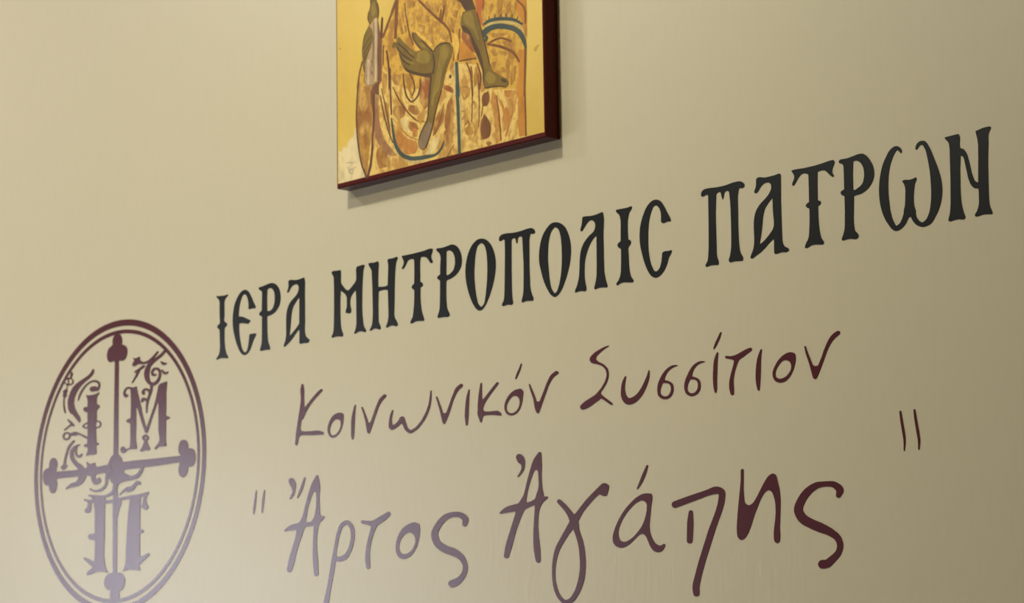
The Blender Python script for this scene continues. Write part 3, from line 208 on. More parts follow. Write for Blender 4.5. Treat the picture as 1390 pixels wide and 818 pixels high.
'art_3':[[-2077,17786,-2261,17729,-2338,17703,-2363,17697,-2392,17695,-2432,17697,-2487,17704,-2574,17717,-2592,17714,-2604,17705,-2606,17698,-2605,17691,-2599,17684,-2589,17677,-2575,17673,-2491,17654,-2462,17646,-2418,17631,-2411,17626,-2408,17620,-2410,17608,-2425,17567,-2470,17466,-2490,17411,-2509,17344,-2522,17276,-2526,17218,-2520,17165,-2506,17103,-2497,17092,-2483,17084,-2465,17082,-2450,17084,-2438,17090,-2430,17101,-2434,17266,-2428,17331,-2418,17380,-2402,17428,-2383,17474,-2359,17520,-2338,17553,-2305,17598,-2292,17614,-2279,17624,-2263,17633,-2147,17675,-2107,17692,-2071,17712,-2030,17742,-2025,17749,-2023,17758,-2025,17765,-2030,17773,-2041,17780,-2052,17784,-2066,17787]],
'art_4':[[-1582,17615,-1624,17611,-1684,17598,-1738,17581,-1778,17562,-1799,17549,-1820,17534,-1847,17509,-1872,17478,-1898,17435,-1915,17399,-1926,17356,-1930,17309,-1925,17276,-1910,17238,-1889,17209,-1864,17190,-1825,17175,-1786,17167,-1761,17166,-1740,17168,-1691,17178,-1666,17186,-1641,17197,-1606,17218,-1564,17254,-1537,17285,-1517,17316,-1479,17403,-1461,17467,-1458,17513,-1467,17576,-1470,17583,-1477,17588,-1522,17606,-1550,17613],[-1675,17494,-1647,17491,-1619,17482,-1589,17464,-1571,17446,-1557,17420,-1550,17394,-1552,17369,-1562,17340,-1581,17309,-1603,17285,-1626,17266,-1658,17248,-1693,17235,-1725,17228,-1760,17227,-1799,17233,-1820,17241,-1835,17252,-1848,17269,-1859,17290,-1863,17307,-1863,17328,-1856,17355,-1847,17380,-1836,17401,-1820,17420,-1800,17440,-1778,17457,-1757,17469,-1728,17481,-1700,17490]],
'art_5':[[-816,17688,-853,17688,-894,17686,-932,17682,-963,17677,-991,17670,-1021,17660,-1074,17634,-1106,17614,-1144,17584,-1185,17548,-1207,17525,-1227,17498,-1239,17476,-1249,17438,-1248,17415,-1244,17391,-1236,17368,-1224,17344,-1210,17322,-1193,17301,-1169,17278,-1153,17266,-1101,17234,-1020,17196,-975,17180,-870,17150,-802,17125,-765,17108,-739,17092,-716,17075,-693,17050,-678,17029,-672,17015,-669,16999,-673,16968,-689,16935,-702,16919,-719,16904,-743,16887,-766,16876,-797,16867,-902,16845,-920,16837,-933,16824,-938,16813,-939,16802,-936,16790,-928,16779,-918,16771,-904,16763,-887,16757,-871,16755,-847,16756,-799,16765,-772,16773,-745,16784,-714,16800,-686,16819,-661,16838,-636,16861,-618,16882,-603,16904,-593,16925,-586,16949,-582,16973,-581,16998,-585,17023,-592,17046,-614,17089,-643,17128,-671,17153,-718,17186,-770,17215,-814,17234,-855,17248,-933,17270,-970,17284,-1024,17309,-1062,17331,-1086,17352,-1105,17379,-1118,17408,-1122,17433,-1114,17460,-1093,17491,-1055,17531,-1017,17562,-982,17584,-947,17601,-906,17613,-861,17622,-824,17624,-786,17622,-746,17615,-715,17606,-685,17589,-666,17571,-664,17562,-671,17524,-668,17515,-660,17504,-643,17495,-623,17491,-602,17494,-587,17502,-560,17541,-553,17565,-555,17579,-562,17596,-584,17620,-603,17634,-630,17649,-657,17662,-684,17671,-711,17678,-741,17683]],
'aga_1b':[[363,18300,340,18295,325,18285,316,18271,316,18255,328,18227,341,18208,360,18190,396,18170,402,18164,408,18150,409,18132,406,18116,397,18099,369,18064,338,18031,337,18026,338,18022,347,18018,360,18022,400,18048,422,18067,443,18089,456,18108,466,18129,472,18153,475,18180,475,18202,471,18220,464,18237,450,18257,431,18274,405,18291,386,18298]],
'aga_1':[[728,18291,718,18289,712,18286,656,18240,630,18215,610,18190,590,18154,538,18042,495,17939,461,17846,447,17815,434,17792,419,17773,359,17712,346,17703,333,17699,208,17687,160,17680,130,17673,103,17665,73,17652,17,17621,10,17615,10,17608,13,17603,20,17599,29,17597,151,17603,272,17606,288,17603,292,17598,290,17587,275,17554,133,17268,105,17202,72,17084,74,17075,80,17066,90,17058,102,17053,122,17050,138,17052,152,17059,161,17069,219,17183,275,17324,303,17383,382,17520,442,17606,451,17614,463,17620,541,17643,583,17651,619,17654,629,17649,632,17640,604,17401,596,17313,594,17193,601,17111,616,17044,631,16988,637,16977,653,16966,662,16963,675,16961,688,16963,698,16966,706,16972,711,16978,714,16991,714,17106,708,17157,691,17273,682,17393,685,17468,695,17544,704,17577,715,17605,725,17622,756,17662,769,17676,783,17686,853,17720,858,17724,861,17731,857,17738,848,17744,807,17746,797,17748,791,17752,787,17761,785,17777,768,17851,758,17959,758,18030,763,18056,767,18145,760,18270,756,18279,750,18285,741,18289],[654,18079,671,18077,684,18070,694,18058,699,18044,706,17910,701,17868,692,17840,657,17772,645,17744,636,17733,616,17724,562,17706,524,17701,501,17701,491,17702,485,17706,482,17712,491,17767,510,17828,538,17899,576,17979,618,18051,635,18072,642,18076]],
'aga_2':[[1810,17823,1788,17821,1770,17815,1551,17681,1490,17638,1342,17518,1316,17499,1307,17495,1301,17496,1289,17506,1213,17579,1170,17618,1136,17644,1079,17684,1062,17692,1043,17693,1027,17688,1017,17678,1016,17665,1022,17654,1109,17577,1146,17541,1173,17509,1197,17475,1223,17421,1218,17410,1007,17167,975,17123,957,17089,938,17038,921,16969,911,16912,907,16832,911,16731,921,16675,944,16609,957,16580,973,16552,991,16530,1011,16509,1036,16485,1057,16469,1079,16457,1104,16448,1125,16444,1153,16442,1181,16443,1210,16446,1247,16458,1270,16471,1289,16485,1313,16507,1360,16557,1394,16602,1412,16632,1432,16672,1445,16701,1456,16735,1470,16795,1479,16874,1480,16950,1473,17026,1461,17099,1445,17158,1434,17190,1396,17271,1386,17300,1382,17319,1378,17372,1372,17401,1372,17407,1428,17482,1453,17508,1482,17534,1561,17594,1636,17646,1683,17675,1717,17692,1730,17696,1745,17693,1786,17675,1805,17670,1820,17668,1842,17669,1849,17670,1854,17673,1872,17705,1883,17730,1893,17762,1893,17781,1890,17788,1882,17796,1849,17815,1837,17819],[1269,17317,1277,17318,1285,17311,1319,17243,1347,17176,1364,17118,1375,17050,1383,16952,1383,16882,1376,16824,1364,16767,1344,16705,1313,16637,1286,16593,1239,16540,1221,16523,1205,16511,1189,16503,1170,16498,1145,16494,1127,16494,1111,16498,1093,16509,1073,16525,1044,16554,1019,16587,994,16638,974,16699,964,16754,962,16824,968,16883,981,16941,1000,16999,1023,17050,1050,17096,1090,17146,1148,17207,1206,17262]],
'aga_3a':[[2521,17972,2512,17971,2505,17965,2441,17874,2346,17717,2345,17709,2350,17704,2358,17704,2365,17707,2416,17756,2449,17794,2479,17837,2506,17886,2534,17956,2535,17962,2532,17967,2527,17971]],
'aga_3':[[2490,17646,2445,17644,2421,17640,2397,17634,2343,17614,2316,17602,2289,17588,2213,17539,2162,17501,2107,17451,2058,17399,2021,17352,1985,17297,1950,17229,1941,17206,1936,17182,1934,17144,1935,17131,1940,17118,1949,17104,1964,17088,1981,17074,1999,17064,2035,17052,2071,17046,2089,17046,2110,17049,2153,17058,2191,17072,2240,17097,2361,17174,2385,17182,2412,17183,2427,17181,2444,17173,2460,17162,2474,17148,2486,17131,2525,17054,2540,17029,2570,16993,2583,16982,2597,16973,2617,16964,2640,16958,2661,16955,2684,16956,2705,16960,2723,16966,2740,16977,2756,16991,2765,17005,2773,17028,2773,17036,2770,17041,2763,17044,2754,17045,2716,17031,2695,17029,2672,17034,2646,17045,2620,17063,2593,17093,2570,17127,2552,17162,2543,17188,2538,17216,2534,17248,2535,17282,2569,17490,2590,17567,2590,17599,2583,17625,2578,17632,2569,17635,2534,17642],[2417,17568,2434,17567,2448,17563,2463,17556,2477,17547,2488,17537,2494,17528,2499,17517,2500,17504,2495,17447,2483,17403,2459,17347,2446,17323,2425,17292,2394,17255,2354,17219,2290,17170,2251,17147,2193,17123,2157,17113,2136,17111,2118,17112,2094,17117,2076,17122,2064,17129,2056,17137,2041,17162,2031,17193,2030,17227,2035,17257,2045,17282,2064,17319,2092,17360,2131,17404,2176,17448,2213,17477,2280,17523,2314,17542,2344,17553,2389,17565]],
'aga_4':[[3573,17634,3539,17630,3456,17609,3114,17552,2934,17518,2919,17514,2908,17508,2900,17500,2895,17490,2895,17479,2897,17470,2902,17462,2909,17455,2919,17448,2931,17444,2942,17441,2957,17441,3301,17507,3456,17538,3536,17548,3569,17550,3592,17549,3617,17546,3626,17543,3629,17540,3628,17529,3613,17458,3602,17425,3583,17381,3560,17335,3460,17162,3425,17091,3295,16817,3253,16717,3196,16574,3188,16541,3185,16512,3188,16489,3196,16447,3201,16437,3208,16428,3219,16421,3233,16417,3250,16416,3267,16420,3281,16428,3288,16438,3290,16448,3289,16504,3296,16545,3331,16651,3355,16712,3408,16831,3537,17102,3605,17234,3669,17349,3699,17417,3712,17454,3723,17511,3726,17542,3721,17565,3709,17585,3700,17593,3687,17603,3670,17612,3651,17620,3612,17631]],
'aga_4s':[[3183,17396,3174,17394,3168,17390,3162,17385,3159,17378,3134,17286,3128,17251,3125,17211,3116,17051,3120,17040,3130,17030,3144,17023,3158,17020,3172,17020,3187,17025,3197,17032,3203,17042,3214,17125,3224,17225,3225,17279,3220,17376,3216,17385,3206,17392,3194,17396]],
'aga_5':[[3987,17798,3975,17788,3969,17778,3966,17692,3961,17636,3939,17518,3904,17304,3887,17172,3884,17133,3887,17073,3891,17052,3896,17041,3906,17028,3920,17016,3934,17009,3947,17005,3964,17007,3986,17013,4003,17022,4019,17035,4055,17078,4073,17105,4107,17168,4135,17231,4161,17281,4232,17404,4252,17435,4290,17483,4310,17502,4323,17511,4335,17517,4366,17526,4377,17527,4387,17523,4411,17510,4421,17501,4430,17490,4445,17458,4461,17406,4466,17379,4469,17334,4468,17271,4460,17209,4431,17054,4429,17014,4433,16973,4436,16963,4440,16954,4453,16942,4466,16935,4476,16933,4490,16935,4505,16942,4514,16953,4517,16965,4523,17009,4521,17107,4540,17333,4543,17402,4539,17481,4531,17539,4517,17595,4498,17664,4493,17677,4484,17688,4473,17696,4457,17703,4441,17705,4427,17704,4411,17699,4390,17690,4372,17679,4349,17659,4298,17600,4243,17528,4198,17466,4155,17418,4137,17403,4109,17389,4087,17383,4067,17384,4046,17393,4028,17406,4014,17423,4009,17445,4003,17538,4002,17571,4012,17781,4009,17787,4003,17792,3993,17798]],
'aga_6':[[5233,17553,5118,17558,5089,17558,5062,17555,5033,17549,5004,17541,4964,17526,4931,17511,4891,17489,4866,17470,4840,17448,4811,17418,4783,17384,4756,17344,4744,17321,4737,17295,4735,17277,4738,17254,4745,17232,4756,17209,4769,17187,4786,17164,4801,17148,4827,17127,4848,17113,4876,17098,4987,17047,5088,17008,5191,16974,5227,16958,5267,16937,5290,16923,5306,16908,5319,16889,5326,16873,5330,16858,5331,16846,5329,16833,5324,16817,5316,16800,5307,16788,5295,16777,5270,16761,5174,16709,5156,16705,5117,16708,5098,16707,5088,16704,5077,16699,5069,16693,5062,16685,5056,16676,5054,16664,5056,16652,5061,16640,5069,16631,5081,16622,5094,16616,5110,16613,5149,16613,5175,16615,5193,16618,5220,16627,5237,16636,5257,16649,5329,16703,5358,16728,5374,16744,5389,16765,5401,16788,5411,16813,5415,16833,5416,16854,5413,16876,5406,16899,5394,16927,5380,16948,5356,16974,5329,16996,5259,17041,5211,17067,5124,17108,5021,17149,4959,17178,4926,17196,4902,17214,4877,17242,4863,17265,4860,17275,4860,17283,4864,17297,4872,17313,4903,17361,4931,17393,4962,17420,5002,17448,5046,17471,5083,17486,5123,17494,5168,17498,5215,17496,5264,17490,5282,17485,5295,17480,5310,17471,5327,17458,5340,17446,5346,17437,5347,17427,5340,17387,5342,17379,5347,17372,5357,17364,5372,17360,5385,17361,5398,17367,5434,17404,5442,17417,5445,17429,5447,17443,5442,17461,5436,17471,5425,17486,5415,17495,5392,17511,5359,17529,5334,17539,5311,17546,5290,17549]],
'q2_1':[[6262,18215,6258,18212,6256,18206,6259,18144,6265,18095,6295,17905,6296,17865,6293,17789,6294,17785,6298,17782,6303,17784,6305,17788,6320,17861,6322,17898,6321,17942,6315,17991,6280,18203,6278,18210,6275,18213,6270,18216]],
'q2_2':[[6454,18213,6449,18210,6446,18202,6450,18125,6463,18030,6487,17884,6489,17849,6487,17783,6490,17777,6496,17775,6500,17778,6502,17781,6514,17843,6518,17876,6516,17905,6506,17982,6481,18128,6470,18201,6466,18210,6461,18213]],
'cross':[[-8009,20465,-8027,20466,-8046,20461,-8058,20452,-8062,20439,-8079,19080,-8085,19070,-8127,19048,-8156,19024,-8188,18984,-8212,18941,-8221,18937,-8239,18935,-8601,18930,-8874,18929,-9117,18935,-9624,18957,-9653,18953,-9677,18944,-9693,18929,-9699,18911,-9691,18888,-9680,18877,-9666,18867,-9632,18853,-9593,18848,-8994,18833,-8705,18830,-8247,18829,-8233,18829,-8223,18825,-8218,18819,-8199,18770,-8163,18714,-8136,18685,-8117,18670,-8090,18654,-8083,18643,-8083,18052,-8073,17354,-8071,17341,-8061,17330,-8042,17321,-8024,17317,-8005,17318,-7988,17324,-7979,17332,-7975,17345,-7975,18142,-7924,18275,-7882,18337,-7870,18365,-7871,18383,-7878,18394,-7894,18409,-7943,18443,-7959,18459,-7967,18473,-7971,18491,-7969,18591,-7957,18614,-7942,18632,-7923,18646,-7866,18676,-7840,18697,-7823,18732,-7819,18766,-7806,18823,-7791,18826,-7715,18826,-6997,18815,-6471,18817,-6446,18820,-6425,18828,-6410,18841,-6406,18856,-6412,18875,-6429,18891,-6455,18903,-6485,18908,-7111,18924,-7552,18940,-7824,18942,-7837,18944,-7843,18947,-7875,18995,-7894,19018,-7924,19044,-7955,19063,-7961,19074,-7963,19824,-7960,20425,-7963,20438,-7972,20450,-7990,20460]],
'tre_t':[[-8000,20810,-8027,20809,-8054,20804,-8075,20795,-8090,20784,-8106,20764,-8116,20744,-8122,20707,-8121,20672,-8126,20662,-8136,20655,-8180,20639,-8212,20624,-8230,20607,-8244,20584,-8254,20556,-8259,20529,-8258,20508,-8251,20483,-8240,20460,-8226,20442,-8207,20429,-8182,20419,-8168,20416,-8154,20416,-8109,20426,-8095,20424,-8059,20413,-8027,20409,-7999,20409,-7963,20414,-7945,20415,-7886,20405,-7855,20406,-7823,20413,-7801,20425,-7783,20443,-7765,20474,-7756,20502,-7754,20528,-7759,20561,-7770,20584,-7788,20602,-7817,20620,-7839,20630,-7880,20640,-7888,20644,-7890,20649,-7881,20680,-7881,20702,-7891,20738,-7906,20769,-7920,20784,-7941,20796,-7973,20806]],
'tre_r':[[-6431,19124,-6461,19119,-6484,19106,-6509,19074,-6521,19042,-6525,18998,-6521,18965,-6511,18944,-6485,18920,-6482,18912,-6487,18907,-6515,18894,-6524,18880,-6520,18851,-6502,18816,-6499,18803,-6502,18788,-6518,18748,-6522,18710,-6514,18670,-6506,18652,-6495,18635,-6482,18624,-6467,18615,-6432,18600,-6419,18596,-6402,18599,-6367,18611,-6349,18622,-6334,18636,-6319,18656,-6307,18678,-6296,18731,-6291,18738,-6284,18740,-6246,18733,-6220,18733,-6187,18743,-6163,18757,-6151,18774,-6138,18804,-6130,18831,-6128,18859,-6131,18887,-6141,18919,-6153,18943,-6167,18958,-6186,18972,-6217,18984,-6247,18992,-6285,18997,-6294,19000,-6299,19008,-6298,19034,-6303,19055,-6313,19076,-6327,19093,-6345,19106,-6375,19118,-6405,19123]],
'tre_l':[[-9618,19163,-9638,19159,-9653,19152,-9671,19138,-9684,19122,-9700,19083,-9708,19026,-9716,19022,-9764,19019,-9793,19012,-9821,18998,-9843,18981,-9854,18965,-9860,18949,-9862,18897,-9859,18870,-9851,18845,-9839,18816,-9826,18799,-9801,18780,-9773,18768,-9754,18765,-9725,18767,-9716,18764,-9711,18757,-9693,18701,-9676,18675,-9657,18659,-9637,18648,-9618,18641,-9594,18637,-9565,18639,-9551,18645,-9542,18653,-9509,18691,-9492,18733,-9488,18759,-9488,18784,-9505,18834,-9502,18839,-9485,18849,-9482,18854,-9483,18933,-9487,18941,-9511,18954,-9517,18963,-9489,19031,-9485,19058,-9489,19080,-9497,19100,-9511,19123,-9526,19138,-9547,19150,-9571,19159,-9595,19163]],
'tre_b':[[-8042,17381,-8101,17382,-8141,17380,-8177,17372,-8213,17357,-8247,17336,-8267,17313,-8281,17285,-8285,17256,-8282,17233,-8274,17211,-8264,17192,-8247,17173,-8232,17162,-8215,17153,-8147,17135,-8135,17127,-8134,17119,-8142,17081,-8141,17060,-8134,17028,-8120,17004,-8104,16990,-8079,16975,-8055,16966,-8033,16962,-8001,16964,-7970,16971,-7944,16984,-7927,16998,-7911,17021,-7905,17041,-7906,17060,-7914,17097,-7913,17104,-7905,17109,-7860,17119,-7842,17125,-7825,17135,-7813,17145,-7799,17163,-7786,17191,-7776,17224,-7773,17250,-7776,17276,-7792,17305,-7819,17333,-7854,17357,-7886,17368,-7917,17374,-7953,17378]],
'e_iota':[[-8451,20011,-8534,19996,-8608,19991,-8691,19993,-8724,19997,-8766,20005,-8773,20005,-8772,19996,-8745,19961,-8735,19930,-8730,19889,-8735,19836,-8739,19831,-8744,19829,-8791,19831,-8823,19827,-8835,19822,-8840,19814,-8839,19795,-8822,19777,-8807,19767,-8790,19760,-8743,19749,-8735,19744,-8733,19738,-8731,19606,-8741,19600,-8794,19593,-8820,19586,-8848,19572,-8856,19564,-8860,19557,-8858,19548,-8851,19541,-8823,19525,-8790,19515,-8735,19510,-8730,19508,-8727,19500,-8724,19411,-8732,19299,-8736,19294,-8745,19291,-8801,19284,-8813,19277,-8817,19267,-8814,19258,-8805,19253,-8772,19245,-8730,19240,-8723,19236,-8719,19231,-8718,19193,-8723,19180,-8746,19150,-8756,19132,-8759,19119,-8752,19115,-8678,19122,-8650,19121,-8581,19115,-8553,19115,-8525,19118,-8498,19124,-8492,19129,-8492,19134,-8503,19189,-8505,19237,-8495,19242,-8445,19249,-8436,19255,-8435,19263,-8440,19270,-8450,19273,-8491,19283,-8500,19291,-8515,19474,-8514,19485,-8506,19489,-8439,19493,-8412,19501,-8391,19518,-8381,19538,-8382,19549,-8388,19561,-8399,19572,-8415,19585,-8427,19591,-8445,19598,-8491,19604,-8498,19606,-8501,19612,-8496,19652,-8500,19711,-8494,19748,-8482,19763,-8441,19783,-8433,19793,-8428,19806,-8431,19814,-8448,19827,-8462,19833,-8495,19844,-8499,19848,-8501,19857,-8503,19900,-8496,19940,-8481,19965,-8447,19985,-8439,19993,-8439,20003,-8442,20007],[-8495,19585,-8463,19583,-8440,19575,-8419,19558,-8414,19550,-8413,19542,-8422,19526,-8439,19515,-8462,19510,-8504,19509,-8514,19514,-8516,19530,-8508,19578,-8503,19583],[-8757,19579,-8740,19579,-8731,19573,-8728,19544,-8730,19536,-8735,19533,-8749,19532,-8777,19534,-8795,19538,-8814,19546,-8819,19550,-8820,19555,-8810,19565,-8787,19574]],
'e_leaf':[[-8609,20371,-8618,20366,-8639,20341,-8659,20325,-8688,20306,-8719,20291,-8775,20273,-8970,20220,-9035,20196,-9085,20172,-9119,20148,-9159,20109,-9198,20060,-9221,20017,-9238,19967,-9241,19919,-9232,19866,-9213,19826,-9163,19772,-9155,19767,-9131,19764,-9117,19758,-9054,19709,-8961,19632,-8937,19617,-8932,19616,-8924,19620,-8911,19638,-8907,19653,-8909,19667,-8932,19707,-9030,19812,-9045,19833,-9061,19862,-9073,19895,-9077,19926,-9074,19961,-9063,19995,-9041,20033,-9010,20073,-8973,20108,-8934,20136,-8894,20159,-8850,20181,-8797,20204,-8685,20246,-8635,20269,-8607,20286,-8582,20313,-8573,20337,-8575,20348,-8582,20357,-8595,20366]],
'e_curl':[[-8583,20205,-8616,20204,-8657,20200,-8716,20188,-8787,20161,-8845,20129,-8911,20077,-8954,20032,-8968,20009,-8976,19986,-8985,19954,-8984,19949,-8980,19944,-8970,19941,-8959,19946,-8926,19997,-8893,20036,-8859,20071,-8815,20107,-8782,20128,-8745,20147,-8703,20163,-8666,20173,-8629,20177,-8592,20177,-8564,20175,-8536,20169,-8504,20156,-8482,20143,-8470,20128,-8465,20111,-8471,20097,-8489,20089,-8498,20090,-8531,20107,-8554,20112,-8628,20115,-8656,20111,-8676,20099,-8683,20084,-8677,20067,-8661,20052,-8636,20041,-8608,20036,-8521,20037,-8484,20032,-8473,20034,-8462,20038,-8432,20067,-8420,20087,-8416,20119,-8419,20133,-8427,20147,-8439,20160,-8452,20169,-8490,20187,-8537,20201]],
'e_bud':[[-9190,20406,-9195,20404,-9195,20400,-9176,20373,-9171,20359,-9176,20340,-9188,20316,-9198,20312,-9255,20313,-9291,20306,-9311,20298,-9327,20289,-9339,20278,-9344,20269,-9342,20257,-9329,20242,-9310,20229,-9271,20208,-9265,20200,-9274,20162,-9280,20153,-9313,20149,-9363,20128,-9371,20121,-9369,20115,-9354,20097,-9351,20089,-9355,20079,-9373,20058,-9369,20052,-9350,20039,-9348,20034,-9357,19955,-9352,19887,-9343,19856,-9321,19805,-9312,19796,-9302,19793,-9289,19796,-9285,19803,-9307,19871,-9320,19924,-9324,19955,-9322,19987,-9313,20024,-9306,20029,-9268,20044,-9260,20052,-9274,20080,-9269,20091,-9245,20107,-9242,20112,-9257,20133,-9249,20190,-9245,20195,-9238,20196,-9177,20193,-9139,20198,-9120,20204,-9106,20212,-9097,20221,-9094,20230,-9095,20249,-9105,20266,-9118,20279,-9145,20295,-9149,20301,-9147,20307,-9118,20339,-9115,20352,-9119,20366,-9128,20377,-9144,20388,-9176,20404],[-9198,20290,-9169,20283,-9145,20271,-9132,20259,-9126,20242,-9131,20228,-9144,20220,-9172,20213,-9196,20213,-9208,20218,-9212,20235,-9212,20284,-9208,20289],[-9265,20290,-9249,20289,-9244,20285,-9242,20279,-9241,20232,-9245,20225,-9253,20223,-9272,20229,-9291,20239,-9308,20251,-9314,20260,-9312,20268,-9301,20276,-9282,20285]],
'e_sprig':[[-9234,19698,-9244,19693,-9242,19684,-9175,19626,-9170,19617,-9177,19613,-9250,19587,-9317,19556,-9325,19551,-9327,19546,-9322,19540,-9316,19538,-9297,19541,-9204,19575,-9133,19591,-9114,19591,-9086,19579,-9077,19576,-9066,19577,-9059,19582,-9059,19587,-9065,19596,-9099,19627,-9124,19645,-9210,19692,-9225,19697]],
'e_berry':[[-9070,19497,-9108,19493,-9150,19482,-9160,19481,-9169,19484,-9198,19501,-9240,19511,-9283,19513,-9302,19510,-9319,19505,-9339,19495,-9354,19483,-9362,19471,-9364,19457,-9359,19438,-9349,19423,-9333,19411,-9314,19402,-9285,19394,-9257,19390,-9233,19390,-9215,19394,-9191,19402,-9172,19414,-9161,19427,-9154,19442,-9145,19447,-9046,19438,-8957,19442,-8934,19438,-8910,19431,-8835,19398,-8728,19356,-8709,19353,-8700,19356,-8694,19360,-8695,19371,-8709,19380,-8840,19432,-9001,19487,-9038,19495],[-9269,19486,-9240,19484,-9218,19478,-9206,19469,-9201,19455,-9203,19442,-9215,19429,-9239,19419,-9262,19417,-9286,19422,-9305,19430,-9314,19439,-9318,19450,-9315,19463,-9306,19473,-9287,19482]],
'e_stem':[[-9082,19374,-9097,19369,-9176,19330,-9201,19314,-9224,19292,-9253,19251,-9292,19181,-9317,19119,-9341,19042,-9350,19036,-9392,19019,-9402,19012,-9400,19001,-9384,18984,-9365,18971,-9339,18959,-9329,18958,-9320,18959,-9277,18974,-9253,18988,-9228,19010,-9227,19016,-9229,19019,-9268,19033,-9275,19042,-9269,19087,-9252,19137,-9218,19204,-9193,19243,-9170,19270,-9133,19302,-9058,19346,-9050,19354,-9050,19362,-9055,19368,-9068,19373]],
'e_scurve':[[-8945,19301,-9006,19297,-9044,19293,-9076,19283,-9106,19270,-9137,19248,-9160,19224,-9172,19200,-9175,19173,-9172,19149,-9163,19124,-9151,19101,-9135,19080,-9110,19055,-9057,19011,-8972,18947,-8946,18918,-8933,18895,-8926,18876,-8927,18857,-8935,18834,-8965,18792,-8983,18776,-9002,18765,-9030,18757,-9114,18750,-9161,18737,-9217,18712,-9268,18685,-9273,18676,-9268,18671,-9263,18669,-9249,18669,-9192,18682,-9164,18686,-9094,18689,-8987,18689,-8949,18693,-8917,18700,-8866,18717,-8821,18741,-8786,18770,-8761,18805,-8750,18836,-8751,18866,-8763,18894,-8786,18925,-8823,18960,-8856,18984,-8961,19038,-9016,19075,-9052,19108,-9065,19125,-9074,19145,-9080,19170,-9078,19191,-9066,19215,-9052,19224,-9048,19218,-9046,19183,-9039,19161,-9024,19140,-9001,19125,-8956,19108,-8933,19103,-8914,19102,-8900,19104,-8884,19109,-8864,19126,-8848,19149,-8850,19155,-8859,19160,-8876,19159,-8910,19144,-8929,19141,-8947,19145,-8966,19151,-8977,19158,-8986,19169,-8992,19191,-8993,19221,-8979,19263,-8969,19273,-8926,19285,-8913,19292,-8915,19298,-8922,19300]],
'e_scroll':[[-8741,19028,-8745,19024,-8744,19015,-8726,18955,-8731,18947,-8749,18939,-8772,18936,-8804,18938,-8846,18947,-8917,18965,-8931,18967,-8938,18966,-8943,18955,-8958,18876,-8957,18859,-8952,18856,-8938,18852,-8636,18811,-8630,18804,-8626,18775,-8619,18755,-8605,18730,-8588,18711,-8568,18695,-8548,18685,-8523,18678,-8496,18674,-8473,18674,-8450,18677,-8414,18688,-8399,18697,-8387,18708,-8381,18719,-8380,18730,-8386,18743,-8397,18758,-8406,18766,-8419,18773,-8433,18775,-8442,18775,-8452,18770,-8465,18759,-8474,18757,-8493,18760,-8512,18768,-8519,18776,-8521,18784,-8517,18808,-8511,18816,-8498,18820,-8457,18825,-8347,18830,-8297,18828,-8265,18819,-8260,18815,-8259,18810,-8274,18776,-8279,18756,-8275,18705,-8279,18686,-8288,18669,-8302,18651,-8317,18638,-8335,18628,-8367,18615,-8408,18605,-8449,18599,-8495,18597,-8531,18599,-8559,18604,-8647,18636,-8661,18635,-8669,18629,-8668,18623,-8661,18617,-8610,18593,-8573,18579,-8536,18570,-8490,18565,-8444,18564,-8398,18567,-8353,18575,-8321,18583,-8291,18595,-8270,18606,-8251,18620,-8230,18645,-8213,18676,-8207,18696,-8203,18736,-8195,18751,-8149,18792,-8097,18814,-8090,18819,-8092,18829,-8148,18930,-8157,18937,-8167,18938,-8257,18925,-8326,18923,-8491,18933,-8500,18935,-8509,18942,-8527,18988,-8533,18994,-8542,18996,-8551,18996,-8625,18987,-8657,18989,-8685,18998,-8727,19022]],
'e_swoosh':[[-7365,18828,-7390,18825,-7410,18817,-7448,18791,-7488,18758,-7512,18744,-7549,18733,-7594,18727,-7629,18727,-7669,18734,-7737,18756,-7809,18784,-7862,18797,-7894,18801,-7921,18802,-7952,18800,-7988,18793,-8051,18779,-8062,18771,-8073,18725,-8074,18703,-8072,18693,-8062,18676,-8043,18661,-8014,18646,-7986,18637,-7964,18634,-7941,18636,-7874,18654,-7834,18660,-7736,18664,-7580,18667,-7531,18670,-7500,18675,-7463,18688,-7435,18704,-7402,18730,-7370,18761,-7348,18790,-7330,18820,-7334,18825,-7338,18827]],
'e_small':[[-7495,18644,-7517,18640,-7535,18634,-7581,18606,-7637,18580,-7650,18578,-7699,18580,-7726,18579,-7757,18574,-7784,18565,-7854,18532,-7917,18493,-7927,18485,-7925,18477,-7917,18474,-7903,18475,-7846,18506,-7814,18515,-7796,18515,-7738,18505,-7703,18502,-7658,18504,-7618,18510,-7592,18517,-7574,18526,-7560,18536,-7531,18565,-7494,18583,-7464,18590,-7420,18584,-7406,18586,-7402,18591,-7405,18599,-7420,18617,-7433,18628,-7447,18635,-7460,18640]],
'e_under':[[-8041,18651,-8063,18646,-8078,18635,-8095,18576,-8103,18563,-8113,18553,-8131,18542,-8155,18530,-8184,18521,-8212,18514,-8247,18509,-8288,18506,-8361,18506,-8526,18525,-8669,18544,-8683,18543,-8690,18540,-8693,18535,-8691,18529,-8684,18523,-8673,18519,-8567,18499,-8456,18481,-8379,18472,-8328,18469,-8278,18469,-8224,18472,-8174,18479,-8118,18493,-8067,18513,-8032,18533,-8008,18558,-7975,18605,-7974,18621,-7982,18632,-8000,18644,-8018,18649]],
